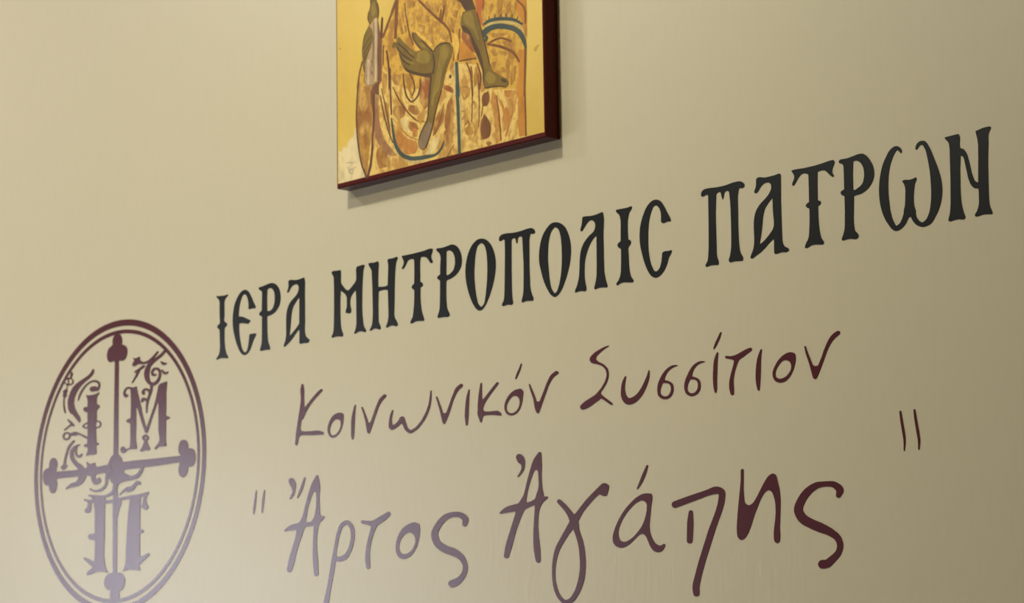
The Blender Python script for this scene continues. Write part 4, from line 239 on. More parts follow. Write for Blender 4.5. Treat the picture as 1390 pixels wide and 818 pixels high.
'e_pi':[[-7243,18468,-7308,18464,-7392,18453,-7440,18449,-7493,18448,-7626,18450,-7729,18447,-7908,18439,-8060,18427,-8137,18426,-8255,18430,-8264,18433,-8267,18436,-8271,18455,-8287,18462,-8360,18477,-8406,18484,-8443,18484,-8479,18477,-8493,18478,-8615,18512,-8641,18518,-8643,18517,-8641,18514,-8597,18489,-8588,18481,-8591,18476,-8617,18469,-8640,18466,-8663,18467,-8691,18471,-8779,18491,-8793,18491,-8802,18488,-8805,18480,-8797,18471,-8713,18437,-8706,18431,-8704,18426,-8708,18392,-8717,18374,-8740,18355,-8776,18336,-8785,18328,-8787,18315,-8776,18301,-8739,18285,-8706,18278,-8674,18279,-8642,18290,-8627,18303,-8619,18318,-8620,18353,-8611,18411,-8602,18415,-8566,18416,-8556,18413,-8552,18406,-8550,18377,-8539,18328,-8532,18282,-8527,17981,-8531,17977,-8541,17975,-8632,17972,-8655,17969,-8669,17963,-8680,17956,-8688,17945,-8689,17935,-8687,17924,-8678,17913,-8654,17898,-8631,17891,-8534,17875,-8525,17871,-8522,17868,-8519,17785,-8526,17627,-8531,17585,-8538,17572,-8548,17571,-8654,17612,-8756,17641,-8779,17644,-8791,17642,-8797,17637,-8799,17626,-8788,17616,-8612,17518,-8583,17504,-8576,17498,-8582,17488,-8598,17476,-8619,17466,-8670,17449,-8692,17437,-8705,17424,-8716,17406,-8722,17393,-8719,17388,-8711,17386,-8697,17386,-8633,17389,-8591,17396,-8505,17416,-8473,17420,-8441,17422,-8395,17420,-8345,17415,-8286,17407,-8214,17392,-8205,17391,-8198,17393,-8201,17404,-8239,17453,-8256,17488,-8274,17550,-8290,17643,-8290,17735,-8280,17919,-8280,18260,-8275,18371,-8271,18381,-8264,18384,-8254,18385,-8146,18381,-8073,18382,-7885,18398,-7804,18401,-7693,18402,-7679,18399,-7675,18395,-7674,18389,-7705,18213,-7732,17998,-7760,17655,-7762,17551,-7766,17507,-7785,17451,-7828,17388,-7827,17386,-7819,17384,-7730,17398,-7690,17401,-7646,17402,-7593,17397,-7429,17375,-7416,17374,-7408,17375,-7407,17386,-7433,17436,-7435,17447,-7432,17452,-7404,17463,-7282,17530,-7203,17566,-7192,17573,-7189,17581,-7191,17589,-7199,17597,-7213,17602,-7226,17604,-7243,17602,-7401,17564,-7409,17564,-7414,17566,-7417,17575,-7422,17747,-7422,17884,-7419,17889,-7413,17893,-7360,17897,-7347,17900,-7334,17907,-7329,17919,-7333,17930,-7344,17938,-7360,17944,-7413,17956,-7418,17959,-7422,17967,-7419,18196,-7410,18396,-7406,18403,-7391,18407,-7356,18406,-7347,18403,-7345,18399,-7365,18338,-7371,18299,-7388,18285,-7392,18277,-7391,18269,-7385,18261,-7372,18252,-7346,18240,-7324,18225,-7306,18217,-7275,18213,-7258,18215,-7243,18219,-7232,18226,-7225,18233,-7221,18251,-7226,18262,-7254,18292,-7266,18312,-7275,18336,-7276,18359,-7269,18379,-7251,18414,-7212,18445,-7207,18455,-7210,18460,-7216,18465,-7225,18468]],
'e_mi':[[-6815,19988,-6950,19974,-6979,19963,-7000,19947,-7010,19930,-7013,19909,-7056,19777,-7115,19652,-7131,19631,-7265,19407,-7273,19395,-7282,19390,-7291,19396,-7300,19412,-7397,19629,-7397,19661,-7452,19793,-7516,19964,-7515,19988,-7518,19993,-7523,19996,-7532,19996,-7581,19991,-7607,19990,-7697,20009,-7720,20012,-7742,20012,-7764,20009,-7786,20002,-7808,19991,-7824,19979,-7838,19965,-7848,19947,-7851,19932,-7849,19915,-7838,19896,-7825,19881,-7803,19869,-7781,19863,-7763,19863,-7748,19867,-7732,19878,-7724,19889,-7725,19894,-7732,19901,-7741,19904,-7772,19911,-7781,19917,-7788,19925,-7791,19936,-7790,19946,-7777,19966,-7755,19980,-7742,19984,-7728,19985,-7710,19983,-7683,19975,-7674,19968,-7672,19963,-7664,19877,-7660,19794,-7660,19683,-7665,19567,-7667,19562,-7674,19557,-7705,19552,-7761,19537,-7768,19533,-7772,19525,-7770,19517,-7759,19508,-7680,19484,-7674,19481,-7671,19475,-7666,19285,-7668,19227,-7679,19141,-7682,19133,-7691,19129,-7732,19121,-7759,19123,-7781,19132,-7826,19160,-7840,19166,-7853,19166,-7871,19163,-7893,19156,-7906,19138,-7907,19117,-7895,19095,-7875,19079,-7861,19074,-7843,19070,-7825,19068,-7807,19069,-7794,19073,-7763,19089,-7736,19099,-7705,19108,-7683,19111,-7656,19111,-7589,19103,-7531,19100,-7518,19101,-7511,19106,-7511,19146,-7529,19208,-7536,19269,-7527,19440,-7529,19669,-7524,19699,-7520,19700,-7511,19690,-7476,19632,-7401,19474,-7323,19322,-7315,19313,-7303,19308,-7290,19305,-7272,19304,-7255,19308,-7245,19317,-7149,19491,-7114,19553,-7097,19572,-7052,19657,-7022,19700,-7013,19708,-7004,19711,-7000,19703,-6999,19690,-6996,19316,-6988,19271,-6974,19223,-6970,19183,-6980,19153,-6990,19141,-7028,19111,-7085,19074,-7089,19067,-7084,19061,-7073,19054,-7064,19050,-7055,19048,-7043,19052,-7003,19073,-6977,19080,-6956,19080,-6825,19072,-6815,19072,-6808,19074,-6806,19084,-6816,19137,-6819,19182,-6818,19436,-6815,19442,-6807,19445,-6736,19454,-6727,19458,-6724,19463,-6729,19472,-6738,19477,-6810,19501,-6816,19505,-6819,19512,-6819,19554,-6814,19613,-6815,19827,-6810,19876,-6793,19976,-6797,19986],[-7316,19288,-7338,19284,-7360,19275,-7377,19264,-7387,19252,-7388,19242,-7381,19228,-7366,19214,-7341,19195,-7337,19187,-7351,19160,-7378,19120,-7398,19099,-7431,19070,-7432,19065,-7429,19061,-7407,19052,-7374,19049,-7319,19058,-7292,19059,-7217,19050,-7204,19055,-7193,19069,-7193,19079,-7198,19090,-7239,19136,-7267,19180,-7263,19188,-7238,19201,-7224,19213,-7217,19225,-7220,19239,-7237,19258,-7263,19276,-7290,19286],[-7312,19250,-7303,19251,-7294,19249,-7285,19244,-7278,19237,-7279,19231,-7283,19226,-7298,19221,-7312,19224,-7326,19236,-7324,19244]],
'e_vine':[[-6849,20450,-6862,20445,-6931,20407,-6966,20391,-7181,20321,-7233,20301,-7261,20284,-7290,20260,-7313,20235,-7329,20210,-7339,20182,-7343,20151,-7340,20122,-7331,20094,-7310,20060,-7281,20028,-7253,20006,-7205,19980,-7197,19974,-7195,19963,-7199,19928,-7203,19917,-7208,19915,-7212,19915,-7247,19932,-7270,19940,-7292,19945,-7314,19947,-7331,19945,-7352,19941,-7384,19926,-7396,19911,-7398,19890,-7392,19874,-7384,19866,-7375,19861,-7362,19857,-7348,19856,-7335,19859,-7326,19863,-7321,19869,-7320,19877,-7334,19899,-7335,19905,-7322,19912,-7300,19915,-7274,19909,-7246,19895,-7236,19881,-7233,19859,-7264,19802,-7273,19794,-7281,19795,-7312,19807,-7339,19814,-7361,19817,-7379,19816,-7394,19811,-7406,19802,-7418,19779,-7420,19769,-7418,19763,-7409,19756,-7400,19752,-7387,19751,-7371,19756,-7352,19773,-7339,19774,-7309,19765,-7290,19752,-7288,19744,-7295,19706,-7297,19669,-7292,19597,-7288,19589,-7284,19587,-7275,19586,-7271,19587,-7266,19594,-7252,19688,-7232,19746,-7201,19806,-7160,19862,-7147,19887,-7140,19913,-7136,19954,-7129,19959,-7085,19963,-7050,19971,-7023,19981,-7000,19994,-6979,20013,-6961,20037,-6944,20069,-6936,20097,-6937,20121,-6947,20148,-6968,20177,-6991,20195,-7021,20208,-7061,20215,-7100,20216,-7131,20209,-7148,20200,-7162,20190,-7172,20179,-7178,20167,-7179,20151,-7175,20135,-7167,20121,-7154,20109,-7135,20099,-7113,20095,-7064,20098,-7051,20102,-7048,20113,-7056,20120,-7069,20125,-7108,20129,-7116,20133,-7121,20142,-7122,20158,-7113,20170,-7096,20181,-7077,20184,-7056,20183,-7039,20179,-7026,20173,-7018,20167,-7005,20152,-6996,20135,-6992,20122,-6992,20109,-7000,20086,-7015,20061,-7033,20042,-7055,20027,-7081,20016,-7116,20008,-7138,20008,-7160,20016,-7184,20030,-7199,20045,-7211,20068,-7220,20098,-7221,20119,-7217,20145,-7206,20194,-7194,20224,-7184,20240,-7171,20253,-7136,20275,-7031,20319,-6925,20356,-6874,20382,-6822,20420,-6813,20429,-6814,20437,-6823,20445,-6836,20450]],
'e_bird':[[-7023,20444,-7038,20440,-7132,20388,-7218,20348,-7264,20335,-7326,20327,-7357,20328,-7380,20333,-7402,20342,-7439,20364,-7447,20372,-7449,20404,-7451,20411,-7456,20415,-7469,20416,-7523,20404,-7549,20401,-7576,20405,-7612,20417,-7610,20410,-7590,20386,-7585,20378,-7587,20373,-7608,20354,-7619,20339,-7629,20314,-7629,20303,-7615,20297,-7575,20292,-7553,20295,-7513,20308,-7490,20310,-7455,20309,-7370,20298,-7326,20296,-7264,20297,-7220,20303,-7185,20315,-7150,20332,-7084,20371,-7009,20421,-7002,20428,-7003,20436,-7010,20442],[-7357,20283,-7375,20280,-7579,20215,-7582,20208,-7574,20200,-7561,20198,-7529,20199,-7526,20196,-7527,20191,-7564,20142,-7638,20068,-7641,20060,-7635,20054,-7626,20053,-7616,20057,-7533,20121,-7496,20155,-7439,20218,-7431,20222,-7341,20249,-7328,20255,-7324,20265,-7330,20274,-7344,20281]],
'e_dash1':[[-6943,20291,-6952,20288,-6954,20283,-6943,20266,-6923,20245,-6899,20233,-6878,20228,-6856,20227,-6812,20234,-6803,20239,-6804,20245,-6812,20251,-6873,20265,-6930,20288]],
'e_dash2':[[-6929,20170,-6937,20166,-6939,20158,-6920,20132,-6898,20114,-6868,20100,-6833,20092,-6803,20093,-6783,20101,-6766,20117,-6766,20122,-6772,20126,-6781,20126,-6811,20119,-6833,20122,-6868,20138,-6908,20167,-6921,20170]],
}
PAINT=[
('ground','pale',[[-2308,22848,-2364,22835,-2388,22825,-2409,22799,-2425,22730,-2430,22721,-2448,22700,-2518,22675,-2541,22657,-2558,22631,-2583,22579,-2591,22580,-2635,22602,-2643,22603,-2689,22539,-2696,22541,-2730,22566,-2735,22568,-2739,22566,-2740,22139,-2736,22128,-2201,22126,-2188,22129,-2256,22529,-2296,22840,-2300,22848]]),  # pale patch of the ground, partly gold highlight painted into its colour
('ground','grey',[[-2372,22363,-2425,22360,-2454,22361,-2473,22366,-2514,22381,-2536,22384,-2581,22376,-2590,22370,-2581,22366,-2544,22372,-2525,22372,-2469,22355,-2440,22352,-2369,22356,-2364,22359,-2365,22361],[-2574,22326,-2577,22323,-2574,22319,-2537,22285,-2527,22246,-2519,22233,-2501,22220,-2471,22210,-2456,22210,-2445,22218,-2438,22261,-2431,22274,-2418,22280,-2381,22286,-2376,22290,-2378,22292,-2384,22294,-2408,22293,-2432,22289,-2444,22284,-2453,22271,-2457,22227,-2460,22223,-2467,22221,-2486,22228,-2499,22237,-2505,22245,-2515,22275,-2524,22290,-2563,22322],[-2507,22295,-2505,22287,-2485,22262,-2478,22257,-2467,22260,-2446,22282,-2448,22285,-2451,22286,-2470,22275,-2478,22274,-2497,22293,-2503,22296]]),
('ground','stain',[[1084,23237,1019,23222,1000,23212,994,23204,990,23191,987,23175,991,23169,1017,23154,1023,23152,1027,23153,1072,23207,1084,23227],[-2714,23955,-2717,23948,-2715,23932,-2699,23926,-2685,23924,-2676,23937,-2678,23942]]),
('robe','robe',[[-181,26602,-271,26622,-369,26634,-457,26632,-470,26628,-560,26580,-615,26487,-654,26374,-752,26126,-794,25965,-847,25813,-936,25687,-1014,25633,-1203,25535,-1279,25479,-1364,25339,-1399,25172,-1414,24990,-1436,24822,-1474,24577,-1497,24462,-1537,24353,-1569,24295,-1800,23965,-1858,23896,-1905,23846,-1931,23824,-1975,23798,-2219,23692,-2247,23672,-2279,23632,-2296,23590,-2337,23432,-2360,23296,-2366,23218,-2376,22968,-2374,22842,-2366,22754,-2343,22598,-2323,22509,-2292,22388,-2270,22318,-2244,22253,-2186,22137,-2179,22130,87,22127,816,22127,827,22130,824,22728,814,22998,820,23088,863,23290,876,23430,876,23562,869,23837,870,24255,864,24404,865,24736,847,24908,790,25073,784,25083,702,25198,482,25433,398,25554,357,25692,342,25972,300,26108,232,26235,149,26366,48,26482,-74,26566,-160,26597]]),
('robe','robe_pale',[[-349,23274,-435,23275,-448,23272,-516,23230,-620,23079,-696,23039,-766,23038,-833,23047,-976,23072,-1235,23113,-1359,23143,-1470,23185,-1577,23255,-1662,23335,-1747,23424,-1832,23508,-1843,23508,-2080,23479,-2083,23472,-2123,22819,-2171,22140,-2168,22131,-2153,22129,-712,22127,822,22129,825,22137,809,22731,798,22735,233,22824,225,22832,-6,23188,-236,23251]]),
('robe','brown',[[-2320,23413,-2324,23405,-2346,23232,-2360,23039,-2361,22899,-2350,22722,-2340,22637,-2305,22415,-2286,22340,-2251,22266,-2218,22219,-2182,22174,-2178,22175,-2175,22185,-2109,22496,-2077,22666,-2064,22754,-2054,22892,-2052,23287,-2054,23292,-2059,23295,-2136,23314,-2173,23327,-2210,23345,-2309,23409]]),
('robe','ochre',[[-2272,23385,-2291,23308,-2302,23231,-2299,23139,-2293,23076,-2291,23066,-2287,23064,-2248,23151,-2198,23236,-2182,23277,-2192,23316,-2196,23324,-2229,23355,-2265,23383],[-2132,22727,-2174,22561,-2217,22458,-2233,22407,-2229,22350,-2206,22305,-2185,22269,-2177,22264,-2151,22332,-2127,22409,-2113,22482,-2105,22556,-2092,22703,-2095,22709,-2117,22723,-2128,22728],[-2305,22759,-2305,22650,-2297,22548,-2279,22471,-2257,22405,-2250,22412,-2235,22442,-2217,22490,-2213,22556,-2224,22614,-2253,22732,-2263,22741,-2298,22758]]),
('robe','dark',[[-2324,23425,-2332,23424,-2335,23417,-2362,23257,-2373,23170,-2383,23043,-2387,22948,-2385,22849,-2371,22677,-2361,22606,-2333,22461,-2310,22369,-2294,22320,-2272,22265,-2237,22195,-2195,22120,-2188,22114,-2179,22111,-2171,22111,-2164,22114,-2163,22124,-2241,22267,-2279,22366,-2313,22507,-2342,22674,-2352,22789,-2357,22947,-2343,23167,-2311,23413,-2314,23421],[-2251,23683,-2258,23680,-2261,23675,-2307,23563,-2328,23500,-2362,23341,-2359,23330,-2351,23325,-2340,23325,-2334,23331,-2299,23495,-2233,23667,-2236,23678,-2243,23682],[-2229,23650,-2236,23647,-2238,23641,-2226,23562,-2215,23535,-2185,23487,-2178,23480,-2171,23478,-2164,23479,-2161,23485,-2189,23557,-2211,23638,-2217,23647]]),
('robe','umber',[[-1919,24147,-1936,23358,-1940,23351,-2004,23327,-2021,23313,-2027,23302,-2032,23278,-2029,23274,-2022,23272,-1879,23244,-1870,23245,-1868,23249,-1856,23553,-1847,23923,-1880,23991,-1896,24036,-1912,24129,-1916,24145],[-1904,23342,-2007,23316,-2041,23302,-2091,23233,-2086,23138,-2060,23033,-2046,22932,-2053,22664,-2067,22508,-2086,22379,-2101,22316,-2118,22268,-2177,22132,-2176,22124,-2161,22111,-2153,22115,-2127,22147,-2098,22189,-2077,22237,-2064,22288,-2005,22658,-1960,22914,-1953,23040,-1945,23097,-1919,23151,-1876,23190,-1864,23207,-1861,23236,-1869,23269,-1893,23336,-1896,23341]]),
('robe','mauve',[[-1986,23189,-1990,23187,-1991,23182,-1996,22886,-2004,22785,-2035,22627,-2039,22576,-2035,22523,-2028,22486,-2024,22486,-2020,22497,-2001,22588,-1997,22594,-1993,22593,-1860,22423,-1823,22383,-1781,22353,-1771,22347,-1724,22329,-1673,22316,-1572,22297,-1569,22298,-1572,22303,-1633,22369,-1741,22473,-1772,22508,-1805,22555,-1851,22641,-1891,22738,-1906,22792,-1927,22908,-1929,22977,-1912,23155,-1921,23163]]),
('robe','dark',[[-2038,23208,-2044,23204,-2045,23199,-2041,23015,-2044,22890,-2079,22486,-2090,22402,-2111,22291,-2131,22212,-2164,22110,-2161,22102,-2154,22098,-2146,22098,-2141,22101,-2125,22135,-2108,22174,-2087,22238,-2069,22325,-2047,22480,-2017,22836,-2012,22931,-2018,23194,-2023,23204,-2030,23208],[-1838,24190,-1850,24190,-1858,24181,-1876,24052,-1882,23925,-1875,23914,-1860,23907,-1849,23907,-1842,23910,-1837,23921,-1821,24171,-1825,24182]]),
('robe','robe_pale',[[-1703,23367,-1797,23356,-1845,23347,-1881,23333,-1906,23301,-1917,23246,-1907,23083,-1884,22964,-1841,22790,-1821,22728,-1795,22670,-1756,22590,-1728,22548,-1689,22509,-1621,22467,-1616,22468,-1616,22475,-1651,22649,-1680,22877,-1691,23060,-1694,23358,-1695,23364]]),
('robe','ochre',[[-1811,23427,-1822,23428,-1828,23423,-1850,23285,-1848,23238,-1842,23210,-1818,23141,-1811,23130,-1804,23137,-1776,23188,-1756,23250,-1751,23305,-1747,23407,-1749,23412,-1753,23415],[-1787,23054,-1790,23051,-1791,23042,-1787,22902,-1766,22757,-1754,22708,-1737,22659,-1702,22589,-1691,22570,-1684,22564,-1712,22764,-1734,22980,-1776,23042]]),
('robe','dark',[[-1899,23163,-1906,23161,-1907,23154,-1869,23007,-1823,22852,-1786,22743,-1751,22659,-1667,22492,-1660,22482,-1649,22479,-1642,22482,-1643,22490,-1725,22660,-1759,22741,-1822,22935,-1886,23152,-1891,23160],[-1868,23245,-1872,23243,-1872,23235,-1715,22660,-1710,22652,-1701,22649,-1695,22652,-1694,22659,-1780,22991,-1854,23235,-1859,23243],[-1697,23486,-1707,23482,-1709,23476,-1705,23135,-1690,22870,-1685,22859,-1673,22854,-1662,22856,-1659,22864,-1673,23134,-1677,23469,-1683,23482],[-1763,23732,-1773,23728,-1775,23721,-1743,23541,-1734,23453,-1730,23218,-1726,23208,-1712,23201,-1699,23203,-1694,23211,-1695,23397,-1701,23491,-1713,23569,-1743,23717,-1749,23727],[-1828,23814,-1834,23805,-1842,23556,-1840,23548,-1832,23541,-1822,23542,-1818,23548,-1811,23800,-1816,23811]]),
('robe','brown',[[-1534,22955,-1610,22960,-1620,22959,-1644,22915,-1647,22893,-1636,22855,-1624,22836,-1609,22817,-1580,22797,-1515,22766,-1443,22786,-1419,22801,-1407,22820,-1398,22872,-1402,22880,-1473,22934,-1502,22948],[-1312,22921,-1321,22918,-1346,22886,-1349,22872,-1341,22856,-1311,22827,-1271,22798,-1197,22762,-1187,22760,-1119,22796,-1121,22804,-1149,22843,-1166,22863,-1180,22875,-1206,22890,-1245,22904],[-1319,22709,-1340,22685,-1351,22665,-1350,22643,-1339,22620,-1315,22591,-1293,22575,-1225,22546,-1215,22544,-1148,22573,-1149,22581,-1175,22633,-1192,22653,-1218,22670,-1252,22685],[-1637,23392,-1642,23387,-1655,23338,-1649,23308,-1635,23278,-1621,23260,-1596,23240,-1560,23224,-1513,23211,-1509,23220,-1497,23347,-1507,23352],[-1072,23282,-1076,23281,-1078,23275,-1125,22970,-1121,22938,-1106,22904,-1040,22811,-1030,22803,-974,22834,-932,22865,-886,22923,-858,22992,-852,23066,-873,23142,-901,23193,-924,23221,-949,23242,-976,23255]]),
('robe','rust',[[-1077,23178,-1088,23180,-1093,23174,-1121,23069,-1129,23010,-1121,22958,-1108,22931,-1051,22846,-1044,22841,-987,22887,-966,22912,-949,22966,-953,23025,-976,23157,-986,23161],[-1108,23253,-1111,23245,-1115,23132,-1114,23007,-1109,22963,-1093,22924,-1074,22899,-1009,22833,-998,22827,-970,22922,-946,23023,-920,23182,-929,23189]]),
('robe','gold_brown',[[-1628,22725,-1621,22583,-1609,22511,-1574,22438,-1530,22383,-1500,22354,-1468,22330,-1418,22302,-1383,22287,-1351,22279,-1319,22276,-1283,22279,-1239,22289,-1199,22309,-1184,22321,-1175,22333,-1171,22352,-1174,22374,-1182,22395,-1194,22413,-1227,22437,-1319,22469,-1369,22493,-1405,22520,-1507,22621,-1614,22716],[-1266,22424,-1270,22417,-1272,22281,-1272,22276,-1265,22272,-1226,22271,-1200,22283,-1182,22304,-1175,22321,-1174,22340,-1182,22368,-1199,22390,-1224,22406],[-1263,22621,-1267,22614,-1268,22496,-1258,22491,-1177,22477,-1172,22482,-1169,22531,-1171,22553,-1180,22572,-1203,22592]]),
('robe','ochre',[[-1399,23347,-1410,23348,-1414,23343,-1380,23222,-1348,23136,-1290,23009,-1279,23001,-1244,22984,-1243,22990,-1278,23081,-1298,23153,-1310,23228,-1312,23325,-1313,23329,-1321,23332],[-1607,23215,-1613,23210,-1610,23203,-1527,23068,-1417,22897,-1364,22828,-1308,22773,-1251,22723,-1218,22699,-1181,22677,-1149,22663,-1117,22653,-1089,22647,-984,22636,-979,22641,-987,22648,-1107,22670,-1135,22679,-1163,22692,-1195,22711,-1226,22733,-1304,22801,-1339,22837,-1389,22899,-1503,23068,-1592,23207,-1599,23213],[-1652,22813,-1657,22810,-1656,22803,-1561,22698,-1445,22583,-1391,22537,-1354,22512,-1298,22483,-1174,22430,-1160,22429,-1156,22436,-1163,22444,-1311,22512,-1344,22531,-1389,22564,-1442,22610,-1520,22683,-1638,22807,-1645,22811],[-1268,22762,-1274,22757,-1269,22750,-1209,22702,-1174,22682,-1149,22674,-1117,22669,-1050,22661,-1039,22664,-1041,22669,-1050,22674,-1131,22686,-1166,22697,-1197,22714,-1258,22759]]),
('robe','dark',[[-1442,23363,-1447,23361,-1450,23354,-1440,23224,-1421,23130,-1404,23071,-1391,23045,-1371,23017,-1326,22968,-1308,22955,-1294,22948,-1284,22944,-1262,22942,-1226,22951,-1187,22970,-1155,22993,-1136,23016,-1118,23053,-1100,23113,-1098,23218,-1101,23224,-1108,23227,-1115,23227,-1120,23223,-1129,23118,-1147,23061,-1167,23024,-1194,22998,-1230,22979,-1263,22967,-1276,22966,-1287,22969,-1308,22986,-1339,23020,-1360,23048,-1373,23075,-1389,23127,-1408,23215,-1424,23352,-1431,23360],[-1317,23336,-1321,23332,-1319,23327,-1254,23227,-1234,23167,-1231,23135,-1235,23102,-1245,23082,-1274,23040,-1271,23034,-1261,23029,-1250,23035,-1222,23073,-1213,23093,-1207,23128,-1211,23165,-1223,23209,-1244,23249,-1301,23330,-1310,23336],[-1646,23221,-1651,23218,-1650,23213,-1558,23062,-1491,22969,-1436,22900,-1381,22842,-1325,22792,-1198,22693,-1191,22690,-1184,22690,-1181,22694,-1184,22701,-1333,22821,-1365,22851,-1416,22907,-1469,22972,-1535,23062,-1633,23214,-1639,23220]]),
('robe','cream',[[-1400,22785,-1487,22743,-1488,22736,-1465,22686,-1431,22636,-1409,22610,-1382,22586,-1343,22564,-1282,22547,-1279,22549,-1284,22554,-1347,22611,-1362,22633,-1374,22667,-1375,22686,-1370,22707,-1361,22720,-1324,22754,-1333,22760,-1386,22782],[-798,22406,-879,22391,-910,22378,-926,22359,-944,22312,-958,22291,-976,22275,-1028,22239,-1025,22231,-1008,22212,-1001,22210,-955,22212,-906,22219,-878,22228,-850,22243,-806,22276,-784,22306,-754,22381,-757,22387,-781,22403,-788,22406]]),
('robe','brown',[[-1889,22480,-1933,22463,-1952,22452,-1976,22414,-1980,22376,-1967,22294,-1953,22238,-1939,22196,-1933,22190,-1725,22189,-1722,22194,-1708,22244,-1711,22269,-1731,22303,-1774,22348,-1828,22394,-1846,22417,-1881,22476],[-522,22874,-586,22818,-603,22797,-618,22766,-629,22723,-641,22642,-655,22578,-658,22545,-654,22511,-633,22467,-600,22414,-596,22413,-593,22418,-564,22483,-548,22511,-489,22581,-473,22628,-470,22677,-483,22772,-513,22865,-517,22873],[-659,22771,-719,22756,-758,22734,-789,22704,-829,22647,-856,22588,-880,22444,-878,22430,-832,22457,-786,22489,-734,22540,-706,22575,-689,22603,-672,22645,-652,22763,-653,22770],[-550,22509,-612,22485,-645,22469,-667,22452,-685,22419,-690,22377,-683,22295,-674,22234,-659,22180,-649,22184,-601,22222,-553,22268,-505,22337,-491,22375,-491,22418,-498,22436,-517,22467,-543,22504],[89,22521,45,22501,27,22490,6,22456,3,22416,10,22333,8,22235,12,22227,79,22223,123,22226,150,22231,174,22243,183,22253,192,22273,198,22309,198,22335,192,22361,182,22391,171,22417,152,22448,99,22518,96,22521],[159,22815,112,22814,98,22810,84,22803,70,22789,61,22774,49,22739,48,22716,51,22699,63,22675,82,22659,128,22632,135,22635,163,22673,176,22694,184,22716,184,22742,171,22807,168,22813],[176,22180,112,22186,103,22184,138,22125,144,22118,154,22120,210,22144,192,22176,186,22179]]),
('robe','rust',[[-644,23052,-679,23057,-683,23055,-674,23022,-655,23001,-622,22981,-501,22921,-490,22918,-482,22938,-480,22957,-484,22967,-499,22988,-527,23009,-578,23036,-609,23046]]),
('robe','robe_pale',[[-460,23255,-547,23232,-589,23218,-624,23196,-640,23169,-655,23090,-650,23082,-595,23052,-461,22986,-458,22987,-456,22993,-452,23244,-453,23253]]),
('robe','dark',[[-537,23174,-558,23160,-561,23144,-552,23125,-542,23119,-528,23115,-523,23117,-513,23130,-508,23145,-517,23159,-531,23171]]),
('robe','ochre',[[-252,22970,-272,22969,-317,22962,-322,22960,-324,22956,-321,22952,-314,22949,-256,22949,-239,22945,-224,22934,-209,22915,-202,22899,-202,22887,-212,22868,-230,22850,-255,22833,-282,22822,-286,22821,-291,22826,-309,22874,-315,22880,-323,22880,-326,22873,-307,22808,-303,22802,-296,22798,-286,22798,-248,22808,-220,22820,-200,22835,-187,22849,-174,22877,-177,22906,-198,22942,-211,22955,-225,22964],[-295,22669,-347,22661,-356,22656,-352,22648,-344,22645,-303,22645,-298,22641,-294,22628,-291,22609,-292,22597,-301,22584,-333,22557,-333,22550,-325,22545,-315,22545,-276,22568,-264,22580,-258,22593,-259,22615,-271,22659,-282,22668],[-226,22529,-237,22523,-286,22471,-289,22464,-282,22457,-272,22455,-227,22486,-222,22483,-217,22473,-215,22456,-225,22448,-274,22429,-283,22418,-284,22405,-274,22374,-257,22350,-234,22332,-207,22324,-173,22323,-142,22328,-128,22336,-123,22350,-130,22370,-162,22427,-179,22440,-177,22454,-179,22468,-201,22517,-213,22527],[-193,22428,-187,22429,-184,22425,-157,22375,-150,22355,-155,22349,-169,22347,-189,22346,-209,22349,-223,22356,-238,22373,-248,22391,-251,22406,-241,22413],[-112,22442,-118,22438,-119,22431,-96,22393,-91,22379,-93,22368,-108,22335,-104,22329,-94,22324,-83,22326,-60,22350,-52,22363,-50,22377,-59,22398,-91,22436,-102,22442],[-116,22750,-124,22745,-125,22738,-99,22693,-93,22678,-94,22667,-108,22643,-105,22636,-98,22634,-91,22636,-66,22654,-60,22663,-59,22677,-66,22697,-96,22742,-106,22749],[-189,23207,-203,23208,-205,23203,-208,23111,-205,23061,-184,23009,-161,22979,-143,22960,-137,22967,-116,23058,-114,23095,-118,23122,-136,23194,-145,23198],[-50,23180,-63,23181,-67,23178,-96,23085,-102,23050,-103,23006,-96,22931,-92,22921,-82,22928,-27,22996,-11,23026,-2,23062,3,23164,-2,23170]]),
('robe','line',[[-152,23204,-156,23196,-144,22983,-141,22873,-144,22744,-158,22493,-156,22485,-149,22482,-142,22484,-140,22492,-123,22740,-120,22869,-123,22979,-137,23194,-141,23202],[-25,23083,-29,23081,-30,23074,-18,22817,-16,22690,-31,22406,-29,22399,-22,22396,-16,22399,-15,22403,-1,22584,5,22747,-12,23073,-17,23081],[-485,22259,-640,22111,-642,22108,-640,22104,-637,22103,-630,22106,-549,22179,-479,22252,-479,22257],[58,22680,53,22672,17,22526,18,22519,25,22515,31,22516,35,22521,72,22669,69,22678],[-662,22813,-669,22809,-747,22623,-840,22454,-841,22449,-836,22445,-829,22446,-825,22451,-728,22624,-656,22804,-656,22809]]),
('robe','orange',[[730,23041,725,23039,724,23035,713,22888,689,22496,691,22343,702,22154,703,22150,708,22146,813,22143,819,22144,821,22149,821,22627,828,23017,824,23022,818,23024]]),
('robe','gold_brown',[[240,22825,217,22742,217,22670,229,22598,261,22449,292,22150,294,22143,298,22141,368,22146,377,22149,377,22238,372,22324,348,22508,338,22624,328,22680,303,22743,250,22819,243,22825],[578,22758,456,22777,449,22777,447,22774,460,22725,472,22695,488,22671,549,22615,564,22592,589,22537,596,22528,602,22535,636,22620,642,22663,639,22686,624,22747,617,22752],[474,22569,467,22563,429,22479,410,22425,404,22379,408,22351,429,22270,434,22260,444,22265,477,22294,519,22349,543,22398,552,22447,536,22504,511,22534],[640,22740,624,22736,617,22726,607,22595,594,22535,575,22483,526,22369,450,22206,450,22197,459,22190,472,22189,479,22196,610,22469,643,22553,657,22606,678,22711,676,22721,666,22732,653,22738],[334,22714,323,22711,321,22702,379,22615,402,22566,413,22533,421,22492,421,22467,405,22409,407,22404,417,22399,427,22405,454,22456,458,22488,452,22538,433,22590,408,22634,352,22706,344,22711]]),
